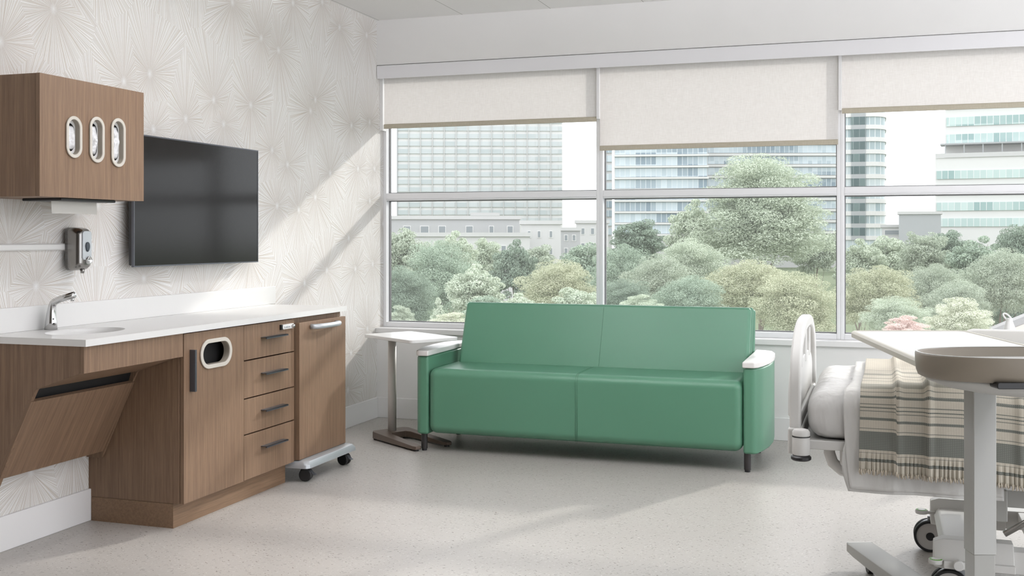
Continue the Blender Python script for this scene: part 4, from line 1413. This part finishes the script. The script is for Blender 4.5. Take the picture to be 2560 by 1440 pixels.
lowrise(1440, 1520, 552, 220, m_conc2, 'pale house behind the left mullion', [(.15, .28), (.45, .58), (.7, .85)], rows=((1.4, 1.4), (4.4, 1.4)))
lowrise(2247, 2345, 530, 230, m_dark, 'low windowless grey building between the two right towers', [], rows=())
lowrise(2205, 2260, 563, 240, m_conc2, 'low pale building beside the round tower', [(.1, .9)], rows=((1.0, 1.2), (3.5, 1.2)))
# glass towers
P2 = pane_mat('glass_tower_panes', 1.55, 3.55, (214, 226, 232), (138, 156, 168), (226, 232, 235), .10, .35, 4)
t, W, H = building('glass_tower', 'glass office tower with white floor bands in the middle window', 1536, 1766, 250, 330)
put('body', MB().box(0, W, .5, 30, 0, H), m_wall2, t, local=True)
z = H - 3.4
while z > 8:
    put('window_band', MB().box(.2, W - .2, .1, .5, z + .55, z + 3.2), P2, t, local=True)
    put('floor_slab', MB().box(-.3, W + .3, -.5, .5, z - .1, z + .45), m_wall, t, local=True)
    z -= 3.4
t, W, H = building('glass_tower', 'second glass tower stepping away to the right behind the tall tree', 1762, 2110, 250, 365, rot=.22)
put('body', MB().box(0, W, .5, 30, 0, H), m_wall2, t, local=True)
z = H - 3.7
while z > 8:
    put('window_band', MB().box(.2, W - .2, .1, .5, z + .9, z + 3.4), P2, t, local=True)
    put('floor_slab', MB().box(-.3, W + .3, -.4, .5, z - .1, z + .7), m_wall, t, local=True)
    z -= 3.7
t, W, H = building('glass_tower', 'narrow glass tower at the left edge of the middle window', 1500, 1530, 250, 420)
put('body', MB().box(0, W, .5, 30, 0, H), m_wall2, t, local=True)
z = H - 3.5
while z > 8:
    put('window_band', MB().box(.1, W - .1, .1, .5, z + .8, z + 3.2), P2, t, local=True)
    z -= 3.5
# round dark-cored tower
t, W, H = building('round_tower', 'rounded glass tower with dark window strip in the right window', 2104, 2208, 200, 313)
P3 = pane_mat('dark_panes', 1.6, 3.5, (120, 140, 138), (62, 84, 88), (150, 160, 160), .06, .5, 1)
P4 = pane_mat('pale_panes', 1.5, 3.5, (206, 216, 218), (160, 178, 182), (228, 232, 232), .12, .4, 2)
def curve_pts(e):
    pts = [(-e, -e), (W * .62 + e, -e)]
    for k in range(1, 9):
        a = PI / 2 * k / 8
        pts.append((W * .62 + (W * .38 + e) * math.sin(a), (W * .5) * (1 - math.cos(a)) - e * math.cos(a)))
    pts += [(W + e, 16), (-e, 16)]
    return pts
put('body', MB().prism(curve_pts(0), 'z', 0, H), P4, t, local=True)
z = H - 3.5
while z > 8:
    put('floor_band', MB().prism(curve_pts(.35), 'z', z - .2, z + 1.0), m_wall, t, local=True)
    put('window_band', MB().box(W * .22, W * .55, -.5, -.36, z + 1.0, z + 3.3), P3, t, local=True)
    put('spandrel', MB().box(W * .22, W * .55, -.5, -.36, z - .2, z + 1.0), m_dark, t, local=True)
    z -= 3.5
# right tower
t, W, H = building('stepped_tower', 'white stepped tower with terrace pergola in the right window', 2338, 2700, 395, 253)
put('lower_body', MB().box(0, W, .5, 30, 0, H), m_wall, t, local=True)
P5 = pane_mat('stepped_tower_panes', 1.35, 3.65, (204, 222, 218), (150, 178, 176), (226, 230, 228), .10, .35, 3)
z = H - 5.2
while z > 10:
    put('window_band', MB().box(.3, W - .3, .2, .5, z + .3, z + 2.2), P5, t, local=True)
    z -= 3.65
H2 = zat(200, 262) - GZ
x0 = 20 * 253 / 2740.0
put('upper_body', MB().box(x0, W, 6, 30, H, H2), m_wall, t, local=True)
z = H2 - 4
while z > H:
    put('window_band', MB().box(x0 + .3, W - .3, 5.7, 6, z + .4, z + 2.5), P5, t, local=True)
    z -= 4.0
put('terrace_rail', MB().box(0, W, .2, .3, H, H + 1.0), m_wall2, t, local=True)
pg = MB().box(1, W, 1, 6, H + 3.0, H + 3.35)
for i in range(9):
    pg.box(2 + i * 4, 2.25 + i * 4, 1.2, 1.45, H, H + 3.0)
put('pergola', pg, m_dark, t, local=True)
# gabled house just outside, bottom right
t = thing('gabled_house', 'gabled house with grey tiled roof and pinkish wall at the right window corner', 'house', tuple(at(2515, 24, GZ)), YAW - .43, 'buildings across the park')
HB = zat(822, 24) - GZ
put('walls', MB().prism([(.15, 0), (4.6, 0), (4.6, HB - 1.6), (2.3, HB + .98), (.15, HB + .0)], 'y', .15, .9), far_plain('pink_stucco', (206, 186, 170), .85), t, local=True)
put('roof', MB().prism([(-.45, HB - .26), (2.3, HB + 1.02), (5.0, HB - .26), (5.0, HB - .10), (2.3, HB + 1.20), (-.45, HB - .10)], 'y', 0, 1.0), far_plain('grey_tiles', (168, 166, 166), .8, var=.15), t, local=True)
put('eave_trim', MB().prism([(-.45, HB - .42), (2.3, HB + .88), (2.3, HB + 1.02), (-.45, HB - .26)], 'y', -.05, .08), far_plain('eave_cream', (226, 214, 204), .7), t, local=True)
